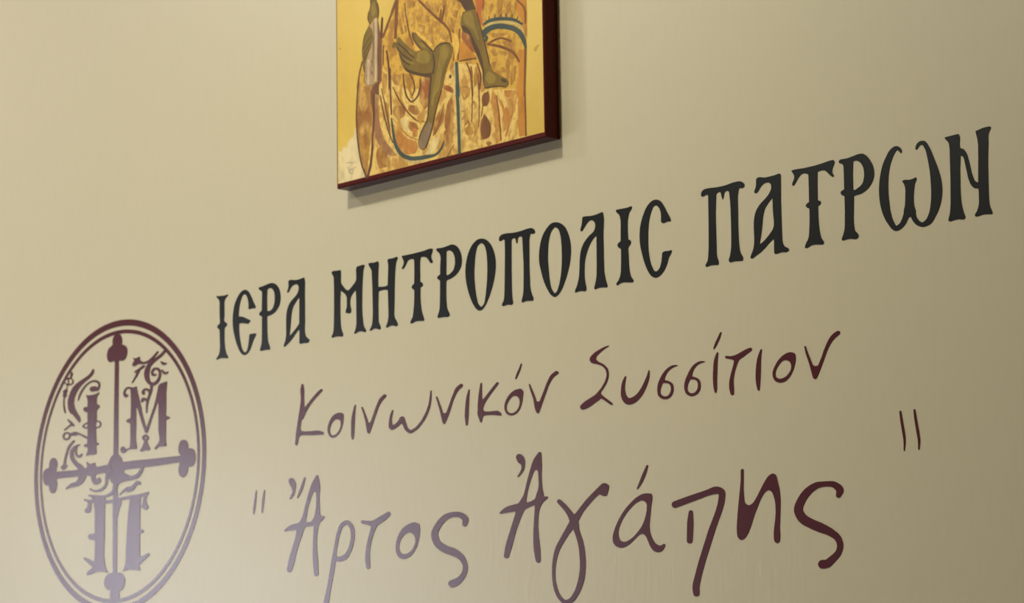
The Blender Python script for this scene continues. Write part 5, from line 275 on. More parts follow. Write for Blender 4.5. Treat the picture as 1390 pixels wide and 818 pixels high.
('robe','robe_pale',[[451,22715,447,22713,447,22709,472,22676,490,22659,509,22649,529,22645,546,22646,592,22660,597,22664,595,22669,589,22672,536,22673,516,22677,500,22685,461,22712],[193,22694,185,22690,184,22681,262,22230,265,22223,273,22218,282,22220,284,22226,245,22504,213,22681,207,22690]]),
('robe','line',[[825,23059,819,23056,817,23049,808,22865,805,22718,810,22147,813,22139,822,22133,832,22134,837,22142,831,22763,840,23047,835,23056],[305,22743,299,22741,298,22737,330,22549,343,22455,367,22167,370,22160,379,22155,386,22157,388,22164,366,22451,353,22547,316,22731,312,22740],[149,22819,85,22811,71,22805,54,22787,44,22766,39,22722,46,22685,56,22653,61,22647,105,22644,132,22646,156,22661,168,22681,176,22715,176,22760,160,22814,156,22819],[79,22548,74,22542,27,22443,7,22383,11,22321,21,22299,56,22236,59,22232,66,22229,133,22234,160,22243,176,22257,188,22276,201,22322,199,22367,186,22409,165,22449,127,22502,89,22541]]),
('robe','orange',[[707,23886,703,23879,700,23791,704,23739,720,23688,778,23606,797,23558,806,23505,813,23436,817,23414,821,23414,828,23424,856,23483,875,23569,877,23662,869,23846,867,23850,861,23853],[721,23243,719,23236,716,23027,712,22951,704,22876,675,22670,678,22666,685,22664,822,22639,827,22639,830,22646,837,22962,834,23076,823,23203,821,23208,816,23212,731,23241]]),
('robe','rust_orange',[[-46,24048,-51,24046,-51,24041,-35,23909,-23,23859,1,23780,21,23736,46,23700,68,23676,92,23655,96,23661,87,23774,89,23835,112,24011,103,24016]]),
('robe','rust',[[-303,23697,-306,23692,-312,23648,-314,23617,-308,23590,-294,23565,-238,23499,-195,23440,-168,23410,-144,23390,-126,23379,-62,23352,-59,23354,-61,23359,-114,23474,-148,23571,-167,23601,-204,23635,-293,23693],[90,24014,83,24010,81,24003,61,23894,57,23854,57,23807,70,23709,73,23702,80,23698,86,23697,92,23702,90,23800,92,23847,115,23996,114,24003,108,24009,100,24013]]),
('robe','orange',[[-354,23549,-357,23537,-361,23324,-359,23316,-348,23314,-208,23311,-62,23298,-65,23306,-176,23434,-211,23471,-246,23498,-271,23513,-344,23546]]),
('robe','line',[[700,23885,691,23884,686,23881,685,23874,688,23869,793,23776,812,23753,826,23724,834,23685,832,23548,837,23540,850,23536,856,23538,858,23543,864,23651,863,23686,855,23725,837,23762,808,23796,716,23877,710,23882],[165,23428,159,23426,154,23420,156,23412,165,23405,288,23365,385,23328,471,23289,566,23239,605,23212,628,23191,650,23166,712,23084,727,23076,735,23077,741,23080,743,23087,741,23092,695,23164,667,23202,638,23231,586,23268,541,23294,481,23324,432,23347,376,23370,286,23400],[371,23468,314,23467,240,23457,152,23431,146,23426,148,23417,158,23410,168,23409,243,23428,280,23435,340,23442,387,23441,417,23435,447,23425,575,23366,592,23362,598,23365,600,23369,595,23380,494,23430,457,23446,424,23458],[-85,23295,-194,23307,-269,23312,-362,23316,-371,23314,-372,23309,-366,23302,-355,23299,-215,23286,-58,23276,-50,23276,-46,23280,-51,23289,-61,23293],[837,23264,828,23260,824,23252,791,22648,795,22636,808,22629,821,22631,826,22640,864,23242,862,23251,856,23258,847,23263],[-232,23271,-242,23267,-241,23260,-191,23155,-168,23084,-158,23026,-143,22822,-138,22812,-125,22806,-115,22808,-111,22816,-120,22980,-124,23029,-134,23080,-153,23138,-172,23177,-220,23263,-225,23268],[-39,23225,-47,23222,-47,23214,-5,23109,9,23055,8,22998,-14,22885,-9,22874,2,22870,8,22871,13,22877,34,22963,42,23018,41,23051,33,23083,12,23137,-25,23216,-32,23223]]),
('robe','ochre',[[250,23932,207,23905,191,23887,183,23868,181,23847,181,23802,183,23794,193,23798,228,23819,246,23838,254,23857,257,23883,257,23928,254,23933],[438,23927,371,23929,365,23926,342,23787,344,23774,371,23784,399,23798,424,23826,435,23859,448,23920,446,23925],[590,23878,537,23865,512,23838,507,23799,509,23733,510,23726,513,23725,561,23755,573,23766,584,23787,591,23819,596,23869,594,23877],[693,23856,665,23852,659,23849,637,23720,640,23711,661,23715,668,23720,699,23847,698,23855],[274,23332,214,23334,206,23332,261,23253,266,23248,272,23247,343,23246,346,23247,344,23252,292,23326,284,23331],[397,23293,395,23287,403,23236,409,23232,469,23208,479,23208,512,23235,514,23242],[334,23172,264,23180,242,23176,227,23167,213,23151,210,23136,216,23120,239,23090,249,23087,324,23087,346,23165,344,23169],[558,23171,521,23168,497,23152,487,23128,474,23077,475,23072,479,23068,541,23032,544,23032,547,23037,568,23161,568,23169],[605,23060,599,23059,597,23055,571,22971,565,22935,566,22868,571,22818,573,22812,576,22810,608,22855,638,22907,650,22944,671,23041,670,23045,664,23049],[446,23075,395,23074,391,23072,391,23067,418,23011,428,23006,474,22998,479,22999,478,23006,454,23069,452,23072],[447,23403,443,23404,440,23400,445,23378,450,23362,461,23349,475,23339,495,23332,544,23318,551,23319,562,23358,560,23366],[376,23523,332,23529,235,23538,231,23536,231,23532,248,23493,258,23488,321,23480,395,23474,435,23476,509,23484,512,23486,509,23489,499,23492,419,23514]]),
('robe','ochre',[[-1221,24268,-1342,24283,-1353,24283,-1352,24274,-1315,24192,-1304,24190,-1240,24190,-1211,24197,-1199,24212,-1190,24259,-1196,24264],[-1213,24052,-1267,24053,-1275,24050,-1277,23950,-1276,23943,-1272,23941,-1222,23951,-1213,23956,-1202,23971,-1199,23997,-1202,24044,-1206,24051],[-957,24027,-1053,24036,-1063,24034,-1005,23941,-914,23933,-904,23936,-940,24020,-947,24026],[-1125,23948,-1129,23947,-1131,23942,-1130,23866,-1042,23823,-1031,23819,-1025,23828,-1008,23890,-1009,23897],[-853,23935,-860,23935,-862,23932,-880,23858,-872,23853,-784,23824,-778,23830,-760,23901,-769,23906],[-961,23772,-965,23769,-964,23764,-931,23637,-928,23630,-921,23627,-854,23636,-846,23639,-863,23734,-866,23739,-874,23743],[-635,23748,-747,23760,-757,23758,-700,23652,-686,23650,-561,23651,-563,23658,-614,23741,-621,23746],[-915,24203,-990,24208,-999,24206,-966,24126,-959,24117,-949,24116,-861,24123,-862,24130,-895,24195,-901,24201],[-761,24127,-828,24118,-834,24115,-801,24033,-795,24025,-742,24025,-736,24029,-752,24119,-755,24124],[-552,23926,-572,23823,-564,23819,-498,23806,-491,23811,-474,23884,-541,23923],[-656,24164,-666,24165,-671,24162,-672,24071,-664,24064,-616,24044,-610,24050,-591,24147,-600,24152],[-467,23994,-470,23990,-478,23950,-479,23934,-473,23918,-467,23909,-456,23900,-414,23875,-407,23881,-371,23959,-380,23965],[-1390,23989,-1496,23983,-1496,23976,-1467,23881,-1456,23879,-1373,23884,-1364,23888,-1381,23981,-1385,23987],[-1398,24191,-1403,24184,-1421,24115,-1413,24107,-1342,24069,-1337,24075,-1319,24147,-1330,24155]]),
('robe','line',[[-1152,24295,-1163,24289,-1162,24282,-1158,24276,-966,24094,-800,23948,-668,23847,-603,23783,-571,23744,-550,23706,-540,23678,-520,23582,-509,23575,-499,23575,-495,23585,-510,23676,-520,23709,-531,23736,-552,23769,-600,23829,-640,23869,-785,23985,-1131,24286,-1141,24293],[-1550,24405,-1570,24401,-1577,24388,-1589,24145,-1610,23867,-1605,23853,-1598,23847,-1587,23843,-1569,23844,-1561,23855,-1536,24085,-1526,24217,-1516,24377,-1518,24385,-1526,24394,-1536,24401],[-1573,24368,-1583,24362,-1667,24228,-1667,24218,-1659,24211,-1648,24210,-1641,24215,-1556,24352,-1555,24356,-1558,24363,-1565,24367],[-1547,24382,-1554,24381,-1562,24374,-1849,23928,-1851,23916,-1845,23909,-1838,23905,-1823,23903,-1812,23909,-1672,24133,-1524,24357,-1521,24364,-1525,24373,-1536,24380],[-639,24098,-647,24089,-698,23907,-697,23900,-688,23893,-678,23893,-673,23897,-643,23968,-631,24007,-616,24085,-625,24096],[-361,23729,-366,23726,-368,23719,-401,23327,-400,23320,-390,23314,-383,23315,-379,23320,-360,23464,-349,23564,-338,23710,-339,23720,-344,23726,-351,23729],[-475,23736,-481,23735,-483,23728,-470,23591,-468,23524,-480,23343,-479,23337,-472,23332,-465,23333,-462,23339,-448,23482,-446,23553,-450,23614,-465,23726,-468,23733],[-700,24050,-705,24044,-728,23942,-726,23934,-716,23928,-708,23929,-703,23935,-684,24039,-689,24049],[-1400,24287,-1407,24285,-1409,24279,-1386,24134,-1362,24014,-1337,23906,-1312,23831,-1289,23777,-1239,23675,-1233,23668,-1226,23666,-1221,23669,-1222,23676,-1280,23805,-1313,23904,-1356,24091,-1388,24277,-1393,24283]]),
('robe','robe_light',[[-1173,23858,-1215,23857,-1219,23855,-1219,23853,-1100,23771,-1026,23713,-970,23662,-911,23598,-908,23596,-901,23597,-857,23617,-864,23626,-944,23697,-1050,23778,-1120,23840,-1152,23855],[-703,23676,-762,23648,-771,23643,-770,23640,-648,23626,-647,23630,-653,23636,-692,23671],[-809,23632,-844,23622,-853,23616,-848,23612,-841,23612,-807,23629,-805,23633],[-510,23720,-512,23710,-469,23493,-444,23350,-441,23341,-437,23340,-393,23402,-377,23434,-364,23482,-357,23535,-364,23589,-391,23637,-401,23649,-421,23666,-446,23682],[-1208,23707,-1215,23705,-1248,23677,-1244,23669,-1202,23614,-1195,23609,-1188,23608,-1102,23596,-1093,23597,-1146,23641,-1201,23703],[-1484,24231,-1491,24230,-1492,24223,-1457,24044,-1396,23850,-1389,23841,-1381,23840,-1376,23841,-1375,23848,-1432,24043,-1476,24222,-1478,24227]]),
('hem','blue',[[-1681,22819,-1687,22815,-1688,22811,-1672,22665,-1651,22525,-1633,22457,-1600,22395,-1558,22336,-1526,22303,-1504,22284,-1472,22263,-1430,22239,-1394,22223,-1341,22203,-1306,22192,-1228,22178,-1090,22166,-907,22163,-848,22167,-820,22173,-783,22187,-749,22206,-720,22228,-693,22261,-660,22325,-660,22333,-670,22338,-680,22333,-724,22272,-752,22246,-780,22227,-810,22213,-840,22204,-864,22201,-896,22202,-1001,22215,-1131,22221,-1244,22235,-1294,22246,-1340,22261,-1390,22281,-1436,22306,-1473,22332,-1507,22367,-1547,22420,-1570,22458,-1594,22525,-1634,22685,-1662,22808,-1669,22817],[-424,23313,-438,23308,-442,23297,-432,23021,-419,22869,-410,22856,-392,22847,-381,22847,-371,22850,-364,22856,-363,22863,-377,23049,-390,23287,-392,23297,-400,23305,-410,23311],[-426,23028,-443,23023,-449,23010,-427,22683,-409,22137,-407,22127,-402,22121,-392,22114,-381,22112,-364,22115,-359,22121,-358,22128,-370,22718,-393,23004,-396,23012,-405,23021,-416,23026]]),
('hem','pale_blue',[[-1434,22223,-1438,22218,-1427,22211,-1313,22171,-1249,22154,-1210,22149,-1150,22146,-1044,22147,-1037,22152,-1041,22156,-1048,22157,-1182,22161,-1249,22168,-1309,22183],[-459,23296,-462,23289,-455,22883,-452,22875,-446,22872,-439,22873,-437,22880,-445,23286,-449,23294],[-359,22918,-363,22911,-348,22508,-349,22140,-347,22135,-343,22133,-339,22134,-338,22141,-333,22439,-335,22565,-349,22908,-352,22916]]),
('cuff','blue',[[367,23725,256,23735,209,23735,177,23732,145,23724,87,23703,84,23692,96,23681,110,23678,188,23691,248,23693,339,23686,423,23673,539,23646,621,23622,681,23596,781,23539,797,23536,806,23542,807,23549,801,23557,736,23602,691,23632,642,23655,586,23675,506,23696,427,23715],[338,23646,275,23654,221,23656,180,23653,140,23645,76,23620,63,23611,58,23600,59,23588,65,23575,77,23563,90,23555,104,23549,131,23546,148,23551,202,23575,229,23581,274,23584,340,23580,390,23572,447,23559,523,23535,589,23510,628,23491,661,23470,693,23445,722,23419,747,23388,778,23340,830,23239,842,23230,852,23229,860,23231,864,23239,857,23303,850,23335,835,23373,816,23409,792,23442,771,23465,737,23495,672,23539,639,23557,590,23578,518,23603,455,23622,395,23637],[126,23629,112,23628,102,23622,75,23582,70,23565,73,23550,80,23539,116,23510,117,23505,101,23483,98,23474,105,23463,119,23456,129,23456,136,23458,160,23478,171,23492,174,23503,171,23513,164,23524,134,23547,130,23552,167,23587,168,23604,162,23612,152,23621,139,23627],[304,23772,286,23723,289,23716,296,23712,303,23713,306,23716,313,23762,312,23769,307,23773],[414,23758,407,23754,392,23705,394,23698,400,23694,410,23694,413,23699,420,23749,419,23754],[497,23740,494,23738,493,23734,497,23686,503,23678,509,23675,516,23677,518,23684,505,23734],[610,23708,592,23659,595,23652,602,23649,608,23649,612,23652,619,23698,619,23705,613,23708],[190,23774,186,23768,191,23729,195,23721,202,23719,206,23721,207,23728,196,23767],[715,23662,690,23627,690,23620,694,23616,703,23617,711,23632,722,23658,718,23663]]),
('cuff','cuff_light',[[386,23674,279,23687,235,23688,205,23686,170,23679,112,23660,107,23654,112,23645,126,23642,194,23652,234,23655,281,23653,332,23648,395,23639,465,23626,597,23589,640,23573,666,23561,705,23539,741,23515,762,23497,782,23477,821,23414,827,23411,834,23413,818,23465,799,23497,764,23532,703,23574,654,23599,581,23626,476,23656]]),
('scroll_hand','skin',[[-2059,24507,-2063,24502,-2071,24407,-2103,24315,-2116,24253,-2115,24228,-2097,24175,-2096,24155,-2104,24136,-2172,24051,-2198,24009,-2217,23951,-2238,23834,-2243,23751,-2240,23683,-2227,23626,-2196,23553,-2193,23554,-2189,23564,-2176,23636,-2167,23669,-2145,23714,-1996,23921,-1970,23962,-1950,24003,-1939,24048,-1926,24173,-1907,24266,-1907,24301,-1911,24321,-1960,24483,-1971,24489]]),
('scroll_hand','skin_light',[[-2023,24427,-2031,24426,-2033,24422,-2055,24359,-2062,24324,-2055,24282,-2029,24235,-2022,24228,-2014,24232,-1976,24271,-1967,24286,-1962,24317,-1977,24415,-1986,24420]]),
('scroll_hand','skin_dark',[[-2110,24320,-2116,24317,-2118,24313,-2132,24256,-2133,24232,-2130,24214,-2122,24195,-2098,24152,-2089,24146,-2082,24147,-2081,24151,-2105,24201,-2111,24227,-2111,24249,-2100,24309,-2102,24316],[-1935,24401,-1941,24400,-1944,24395,-1922,24291,-1923,24257,-1933,24192,-1931,24187,-1926,24184,-1919,24185,-1916,24191,-1903,24250,-1901,24287,-1905,24323,-1923,24391,-1927,24398],[-2073,23991,-2121,23950,-2163,23909,-2215,23847,-2216,23842,-2213,23839,-2204,23840,-2138,23910,-2064,23980,-2062,23987,-2065,23990],[-2059,23917,-2070,23913,-2141,23847,-2204,23773,-2205,23765,-2198,23764,-2194,23766,-2127,23837,-2053,23906,-2052,23913],[-2074,23847,-2127,23792,-2202,23704,-2207,23697,-2202,23691,-2195,23693,-2172,23717,-2066,23834,-2063,23842,-2067,23845],[-2105,23766,-2112,23762,-2150,23715,-2174,23675,-2205,23568,-2204,23563,-2200,23559,-2192,23558,-2188,23562,-2167,23642,-2151,23681,-2098,23757,-2098,23761],[-2146,24085,-2153,24079,-2199,24017,-2225,23955,-2244,23853,-2247,23752,-2242,23743,-2239,23742,-2235,23747,-2227,23852,-2208,23949,-2185,24007,-2139,24077,-2139,24082],[-2067,24499,-2072,24492,-2076,24413,-2075,24408,-2068,24403,-2060,24405,-2059,24410,-2054,24488,-2057,24496]]),
('scroll','scroll',[[-1945,24205,-1985,24203,-2005,24195,-2049,24152,-2093,24127,-2096,24122,-2054,24079,-2037,24051,-2025,24004,-2022,23973,-2025,23939,-2040,23883,-2055,23852,-2115,23762,-2173,23658,-2188,23619,-2197,23556,-2195,23489,-2184,23359,-2154,23331,-2121,23317,-2092,23311,-2070,23310,-2036,23314,-2025,23319,-1999,23340,-1950,23353,-1944,23359,-1931,23713,-1919,23928,-1917,24033,-1928,24159,-1936,24200,-1938,24203]]),
('scroll','scroll_light',[[-1967,24197,-1981,24195,-1986,24184,-1999,23729,-2004,23376,-1999,23363,-1984,23355,-1968,23357,-1961,23368,-1948,23847,-1943,24177,-1948,24189,-1956,24194],[-2121,23680,-2138,23675,-2142,23661,-2152,23353,-2147,23341,-2132,23333,-2117,23334,-2111,23337,-2108,23344,-2090,23654,-2092,23664,-2099,23672,-2110,23678]]),
('scroll','scroll_dark',[[-2021,23981,-2027,23975,-2039,23740,-2054,23568,-2052,23561,-2044,23557,-2040,23558,-2036,23564,-2015,23770,-2010,23971,-2014,23979],[-2004,24164,-2008,24158,-2009,23798,-2021,23389,-2020,23384,-2013,23380,-2009,23387,-1994,23800,-1995,24156,-1997,24161],[-2062,23661,-2071,23657,-2071,23650,-2055,23606,-2051,23601,-2044,23598,-2038,23599,-2035,23603,-2043,23649,-2051,23658],[-2071,23517,-2077,23513,-2075,23503,-2051,23459,-2046,23455,-2038,23453,-2033,23455,-2032,23460,-2049,23508,-2060,23516],[-1930,24177,-1935,24170,-1942,23366,-1937,23358,-1930,23359,-1929,23364,-1925,24168,-1926,24174],[-2185,23589,-2192,23548,-2216,23454,-2219,23422,-2211,23386,-2184,23356,-2162,23343,-2129,23331,-2033,23304,-2029,23307,-2036,23312,-2128,23339,-2158,23350,-2176,23361,-2199,23386,-2207,23425,-2203,23463,-2181,23548,-2177,23584,-2181,23590]]),
('hand','skin',[[-1212,23857,-1245,23859,-1251,23855,-1248,23813,-1233,23773,-1211,23737,-1193,23715,-1084,23602,-1079,23594,-1081,23592,-1177,23596,-1209,23605,-1234,23618,-1301,23671,-1405,23750,-1507,23852,-1550,23847,-1557,23844,-1553,23792,-1559,23792,-1595,23809,-1602,23810,-1639,23788,-1650,23770,-1647,23747,-1636,23735,-1611,23722,-1603,23726,-1585,23745,-1578,23744,-1571,23736,-1539,23691,-1523,23664,-1485,23541,-1461,23481,-1447,23456,-1416,23416,-1393,23392,-1370,23373,-1338,23352,-1306,23336,-1214,23298,-1168,23281,-897,23194,-892,23198,-873,23271,-861,23300,-810,23372,-782,23426,-775,23459,-776,23483,-782,23501,-801,23536,-807,23542,-842,23533,-852,23537,-908,23586,-1009,23687,-1118,23771,-1177,23839,-1198,23852]]),
('hand','skin_light',[[-1042,23580,-1145,23583,-1178,23481,-1172,23473,-1112,23436,-1085,23421,-1052,23410,-1020,23405,-989,23403,-960,23405,-947,23408,-931,23415,-919,23427,-912,23442,-908,23461,-910,23481,-920,23502,-940,23528,-960,23546,-993,23568,-1025,23578],[-1076,23686,-1105,23690,-1109,23687,-1072,23636,-1056,23625,-1042,23619,-1010,23613,-996,23613,-997,23619,-1031,23664,-1051,23678],[-1484,23744,-1491,23740,-1487,23732,-1416,23668,-1377,23638,-1331,23611,-1249,23571,-1242,23568,-1234,23569,-1232,23574,-1236,23579,-1359,23650,-1398,23679,-1471,23739],[-1457,23580,-1461,23576,-1455,23567,-1393,23515,-1354,23489,-1311,23469,-1230,23439,-1219,23436,-1213,23439,-1214,23444,-1222,23451,-1300,23484,-1340,23503,-1375,23526,-1443,23576,-1450,23580]]),
('hand','skin_dark',[[-1523,23776,-1532,23775,-1536,23771,-1530,23760,-1420,23675,-1332,23596,-1281,23555,-1228,23515,-1218,23512,-1211,23514,-1208,23521,-1212,23526,-1295,23595,-1385,23675,-1455,23729,-1512,23771],[-1560,23733,-1568,23729,-1565,23718,-1487,23634,-1442,23594,-1385,23554,-1275,23490,-1265,23485,-1254,23486,-1251,23493,-1257,23501,-1367,23568,-1421,23605,-1463,23643,-1544,23727,-1553,23732],[-1507,23636,-1516,23633,-1514,23623,-1472,23556,-1444,23523,-1419,23503,-1379,23478,-1312,23438,-1298,23437,-1293,23443,-1298,23451,-1383,23504,-1421,23534,-1447,23563,-1491,23628,-1499,23634],[-1252,23863,-1258,23861,-1261,23857,-1256,23810,-1246,23778,-1232,23753,-1194,23705,-1151,23657,-1085,23595,-1078,23591,-1067,23589,-1061,23593,-1063,23602,-1142,23677,-1195,23744,-1223,23795,-1235,23854,-1241,23861],[-1076,23728,-1084,23723,-1084,23719,-1079,23712,-978,23629,-878,23532,-867,23527,-858,23528,-855,23532,-858,23540,-945,23625,-1059,23721,-1068,23726],[-1434,23448,-1437,23447,-1435,23444,-1413,23415,-1374,23376,-1338,23352,-1303,23334,-1175,23283,-904,23196,-894,23196,-884,23254,-885,23262,-1012,23275,-1058,23285,-1100,23299,-1259,23357,-1309,23378,-1355,23401]]),
('leg','skin',[[-644,23606,-672,23607,-704,23605,-735,23600,-767,23591,-794,23580,-824,23565,-845,23547,-856,23528,-854,23506,-831,23458,-825,23440,-826,23411,-860,23329,-876,23224,-879,23220,-893,23213,-895,23208,-947,22901,-955,22788,-962,22748,-978,22703,-999,22659,-1019,22632,-1084,22562,-1121,22511,-1138,22480,-1153,22433,-1157,22393,-1143,22340,-1134,22324,-1122,22312,-1105,22302,-1084,22294,-1056,22288,-1035,22291,-1002,22313,-982,22338,-955,22422,-893,22556,-854,22683,-809,22797,-742,22944,-718,22983,-691,23018,-677,23047,-648,23148,-607,23248,-511,23404,-485,23465,-480,23486,-483,23508,-500,23538,-521,23561,-541,23576,-565,23588,-606,23599]]),
('leg','skin_light',[[-631,23576,-680,23572,-696,23568,-705,23562,-717,23546,-725,23470,-748,23372,-848,23074,-899,22859,-897,22849,-868,22806,-865,22806,-861,22815,-848,22887,-835,22931,-813,22969,-759,23012,-740,23032,-727,23061,-708,23163,-667,23272,-642,23320,-577,23407,-547,23478,-544,23501,-552,23524,-567,23539,-614,23573,-621,23576]]),
('leg','foot_grey',[[-959,22631,-1028,22573,-1084,22516,-1107,22487,-1128,22445,-1139,22406,-1139,22382,-1134,22350,-1127,22335,-1118,22323,-1102,22314,-1084,22306,-1066,22301,-1049,22299,-1034,22302,-1017,22310,-992,22330,-969,22357,-953,22393,-931,22463,-887,22586,-893,22593,-948,22629]]),
('leg','skin_dark',[[-655,23612,-686,23613,-714,23611,-749,23604,-775,23596,-795,23585,-818,23566,-855,23530,-856,23525,-853,23521,-846,23518,-838,23519,-789,23562,-771,23574,-750,23583,-718,23590,-680,23593,-638,23591,-606,23584,-541,23565,-530,23565,-527,23572,-537,23580,-610,23604],[-863,23508,-870,23504,-871,23499,-850,23418,-845,23376,-851,23339,-880,23249,-875,23239,-861,23233,-850,23233,-843,23241,-817,23328,-812,23375,-819,23417,-843,23496,-850,23505],[-903,23229,-915,23227,-921,23216,-947,23031,-973,22753,-983,22699,-992,22675,-1006,22651,-1077,22570,-1105,22529,-1155,22428,-1155,22421,-1149,22418,-1142,22418,-1139,22423,-1078,22537,-1059,22562,-984,22642,-968,22668,-956,22697,-945,22745,-926,22859,-878,23207,-879,23216,-886,23223],[-707,23001,-715,22996,-798,22826,-863,22639,-903,22539,-954,22426,-1017,22313,-1017,22308,-1014,22304,-1005,22304,-999,22310,-949,22400,-901,22499,-850,22625,-785,22814,-701,22991,-701,22997]]),
('leg2','skin_dark',[[-409,24125,-413,24123,-410,24121,-341,24070,-317,24047,-303,24028,-270,23973,-242,23941,-220,23923,-199,23913,-168,23908,-107,23907,-48,23912,-48,23919,-73,23974,-114,24057,-120,24063]]),
('leg2','skin',[[-76,23916,-206,23928,-282,23930,-317,23856,-330,23818,-330,23773,-315,23729,-292,23691,-262,23666,-195,23626,-168,23601,-153,23577,-129,23494,-113,23460,6,23246,29,23202,59,23135,79,23074,82,23043,83,22953,96,22872,106,22867,150,22857,170,22855,194,22857,251,22868,288,22865,381,22840,453,22815,479,22812,496,22816,515,22826,528,22838,534,22848,532,22867,513,22899,495,22915,476,22928,347,22997,281,23040,243,23073,226,23095,214,23118,183,23200,122,23426,72,23571,-1,23797,-27,23860,-52,23908,-59,23914]]),
('leg2','skin_light',[[-141,23901,-220,23910,-239,23907,-253,23898,-266,23879,-272,23857,-274,23826,-268,23801,-260,23783,-247,23768,-175,23726,-135,23693,-109,23668,-92,23648,-72,23617,-31,23519,-23,23515,4,23509,10,23511,10,23515,-48,23684,-79,23788,-98,23834,-128,23892,-134,23899],[144,23074,124,23028,118,23003,120,22977,134,22953,168,22912,174,22907,275,22902,280,22906,301,22954,300,22973,289,22991,264,23015,218,23047,181,23063,151,23074]]),
('leg2','skin_dark',[[-316,23761,-317,23756,-304,23710,-290,23686,-266,23665,-191,23622,-170,23604,-154,23579,-127,23489,-34,23314,51,23129,58,23106,63,23075,66,22971,77,22921,86,22892,91,22909,98,23040,91,23128,71,23227,57,23267,29,23334,-14,23416,-94,23544,-135,23630,-156,23661,-193,23698,-227,23723,-264,23744,-305,23759],[406,22936,397,22909,431,22884,448,22877,465,22873,501,22872,506,22874,489,22899,472,22912,456,22920,416,22935],[298,22865,194,22875,100,22881,90,22880,86,22875,89,22870,99,22866,237,22856,347,22843,394,22832,479,22807,485,22811,480,22818,411,22842,358,22856],[-26,23865,-28,23858,103,23440,190,23148,193,23141,200,23137,203,23139,203,23144,184,23217,122,23433,-16,23856,-19,23862],[-286,24045,-291,24040,-287,24032,-242,23989,-212,23969,-191,23963,-171,23961,-108,23963,-99,23966,-100,23973,-109,23978,-177,23979,-205,23985,-228,24000,-272,24040,-279,24044]]),
]
# ------------------------------------------------------------------ room
slab('wall_back', X0-TH, X1+TH, 0.0, TH, -TH, ZC+TH, M_WALL)
slab('floor', X0-TH, X1+TH, Y0-TH, 0.0, -TH, 0.0, M_FLOOR)
slab('ceiling', X0-TH, X1+TH, Y0-TH, 0.0, ZC, ZC+TH, M_CEIL)
slab('wall_right', X1, X1+TH, Y0-TH, 0.0, 0.0, ZC, M_ROOM)
slab('wall_front', X0-TH, X1, Y0-TH, Y0, 0.0, ZC, M_ROOM)
wy0, wy1, wz0, wz1 = WIN
bm = bmesh.new()
box_bm(bm, X0-TH, X0, Y0, wy0, 0, ZC); box_bm(bm, X0-TH, X0, wy1, 0.0, 0, ZC)
box_bm(bm, X0-TH, X0, wy0, wy1, 0, wz0); box_bm(bm, X0-TH, X0, wy0, wy1, wz1, ZC)
o = link('wall_left', mesh_of(bm, 'wall_left', M_ROOM)); o['kind'] = 'structure'
w = bpy.data.objects.new('window_1', None); col.objects.link(w); w.location = (X0-0.08, (wy0+wy1)/2, wz0); w['kind'] = 'structure'
hw, hh = (wy1-wy0)/2, wz1-wz0
bm = bmesh.new()
for a in (box_bm(bm, -.03, .03, -hw, -hw+.05, 0, hh), box_bm(bm, -.03, .03, hw-.05, hw, 0, hh), box_bm(bm, -.03, .03, -hw+.05, hw-.05, 0, .05),
          box_bm(bm, -.03, .03, -hw+.05, hw-.05, hh-.05, hh), box_bm(bm, -.025, .025, -.03, .03, .05, hh-.05)): pass
o = link('window_frame', mesh_of(bm, 'window_frame', M_FRAME), w); o['kind'] = 'structure'
for s in (-1, 1):
    bm = bmesh.new(); c = s*(hw-.05+.03)/2; h2 = (hw-.05-.03)/2
    box_bm(bm, -.003, .003, c-h2, c+h2, .05, hh-.05)
    o = link('window_pane', mesh_of(bm, 'window_pane', M_GLASS), w); o['kind'] = 'structure'
pl = bpy.data.lights.new('window_portal', 'AREA'); pl.shape = 'RECTANGLE'; pl.size = wy1-wy0; pl.size_y = wz1-wz0; pl.cycles.is_portal = True
po = bpy.data.objects.new('window_portal', pl); col.objects.link(po); po.location = (X0-0.12, (wy0+wy1)/2, (wz0+wz1)/2); po.rotation_euler = (math.pi/2, 0, -math.pi/2)
# baseboard along the lettered wall
slab('baseboard_back', X0, X1, -0.015, 0.0, 0.0, 0.08, M_FRAME)

# ------------------------------------------------------------------ ceiling lamps
def lathe(bm, prof, n=48):
    rings = [[bm.verts.new((r*math.cos(2*math.pi*k/n), r*math.sin(2*math.pi*k/n), z)) for k in range(n)] for r, z in prof]
    for a, b in zip(rings[:-1], rings[1:]):
        for k in range(n): bm.faces.new((a[k], a[(k+1) % n], b[(k+1) % n], b[k]))
    bm.faces.new(rings[0]); bm.faces.new(rings[-1][::-1])
    bmesh.ops.recalc_face_normals(bm, faces=bm.faces)
for x, y, z, wt, lc, lab in LAMPS:
    t = thing('ceiling_lamp', (x, y, ZC), lab, 'ceiling lamp', 'ceiling lamps')
    bm = bmesh.new(); lathe(bm, [(.085, 0), (.09, -.01), (.09, -.045), (.082, -.05), (.078, -.05), (.072, -.03)])
    link('lamp_housing', mesh_of(bm, 'lamp_housing', M_LAMPH), t)
    bm = bmesh.new(); lathe(bm, [(.072, -.030), (.072, -.040), (.06, -.044)])
    link('diffuser', mesh_of(bm, 'diffuser', M_LAMPD), t)
    la = bpy.data.lights.new('lamp_light', 'AREA'); la.shape = 'DISK'; la.size = 0.13; la.energy = wt; la.color = lc
    lo = bpy.data.objects.new('lamp_light', la); col.objects.link(lo); lo.parent = t; lo.location = (0, 0, z-ZC)

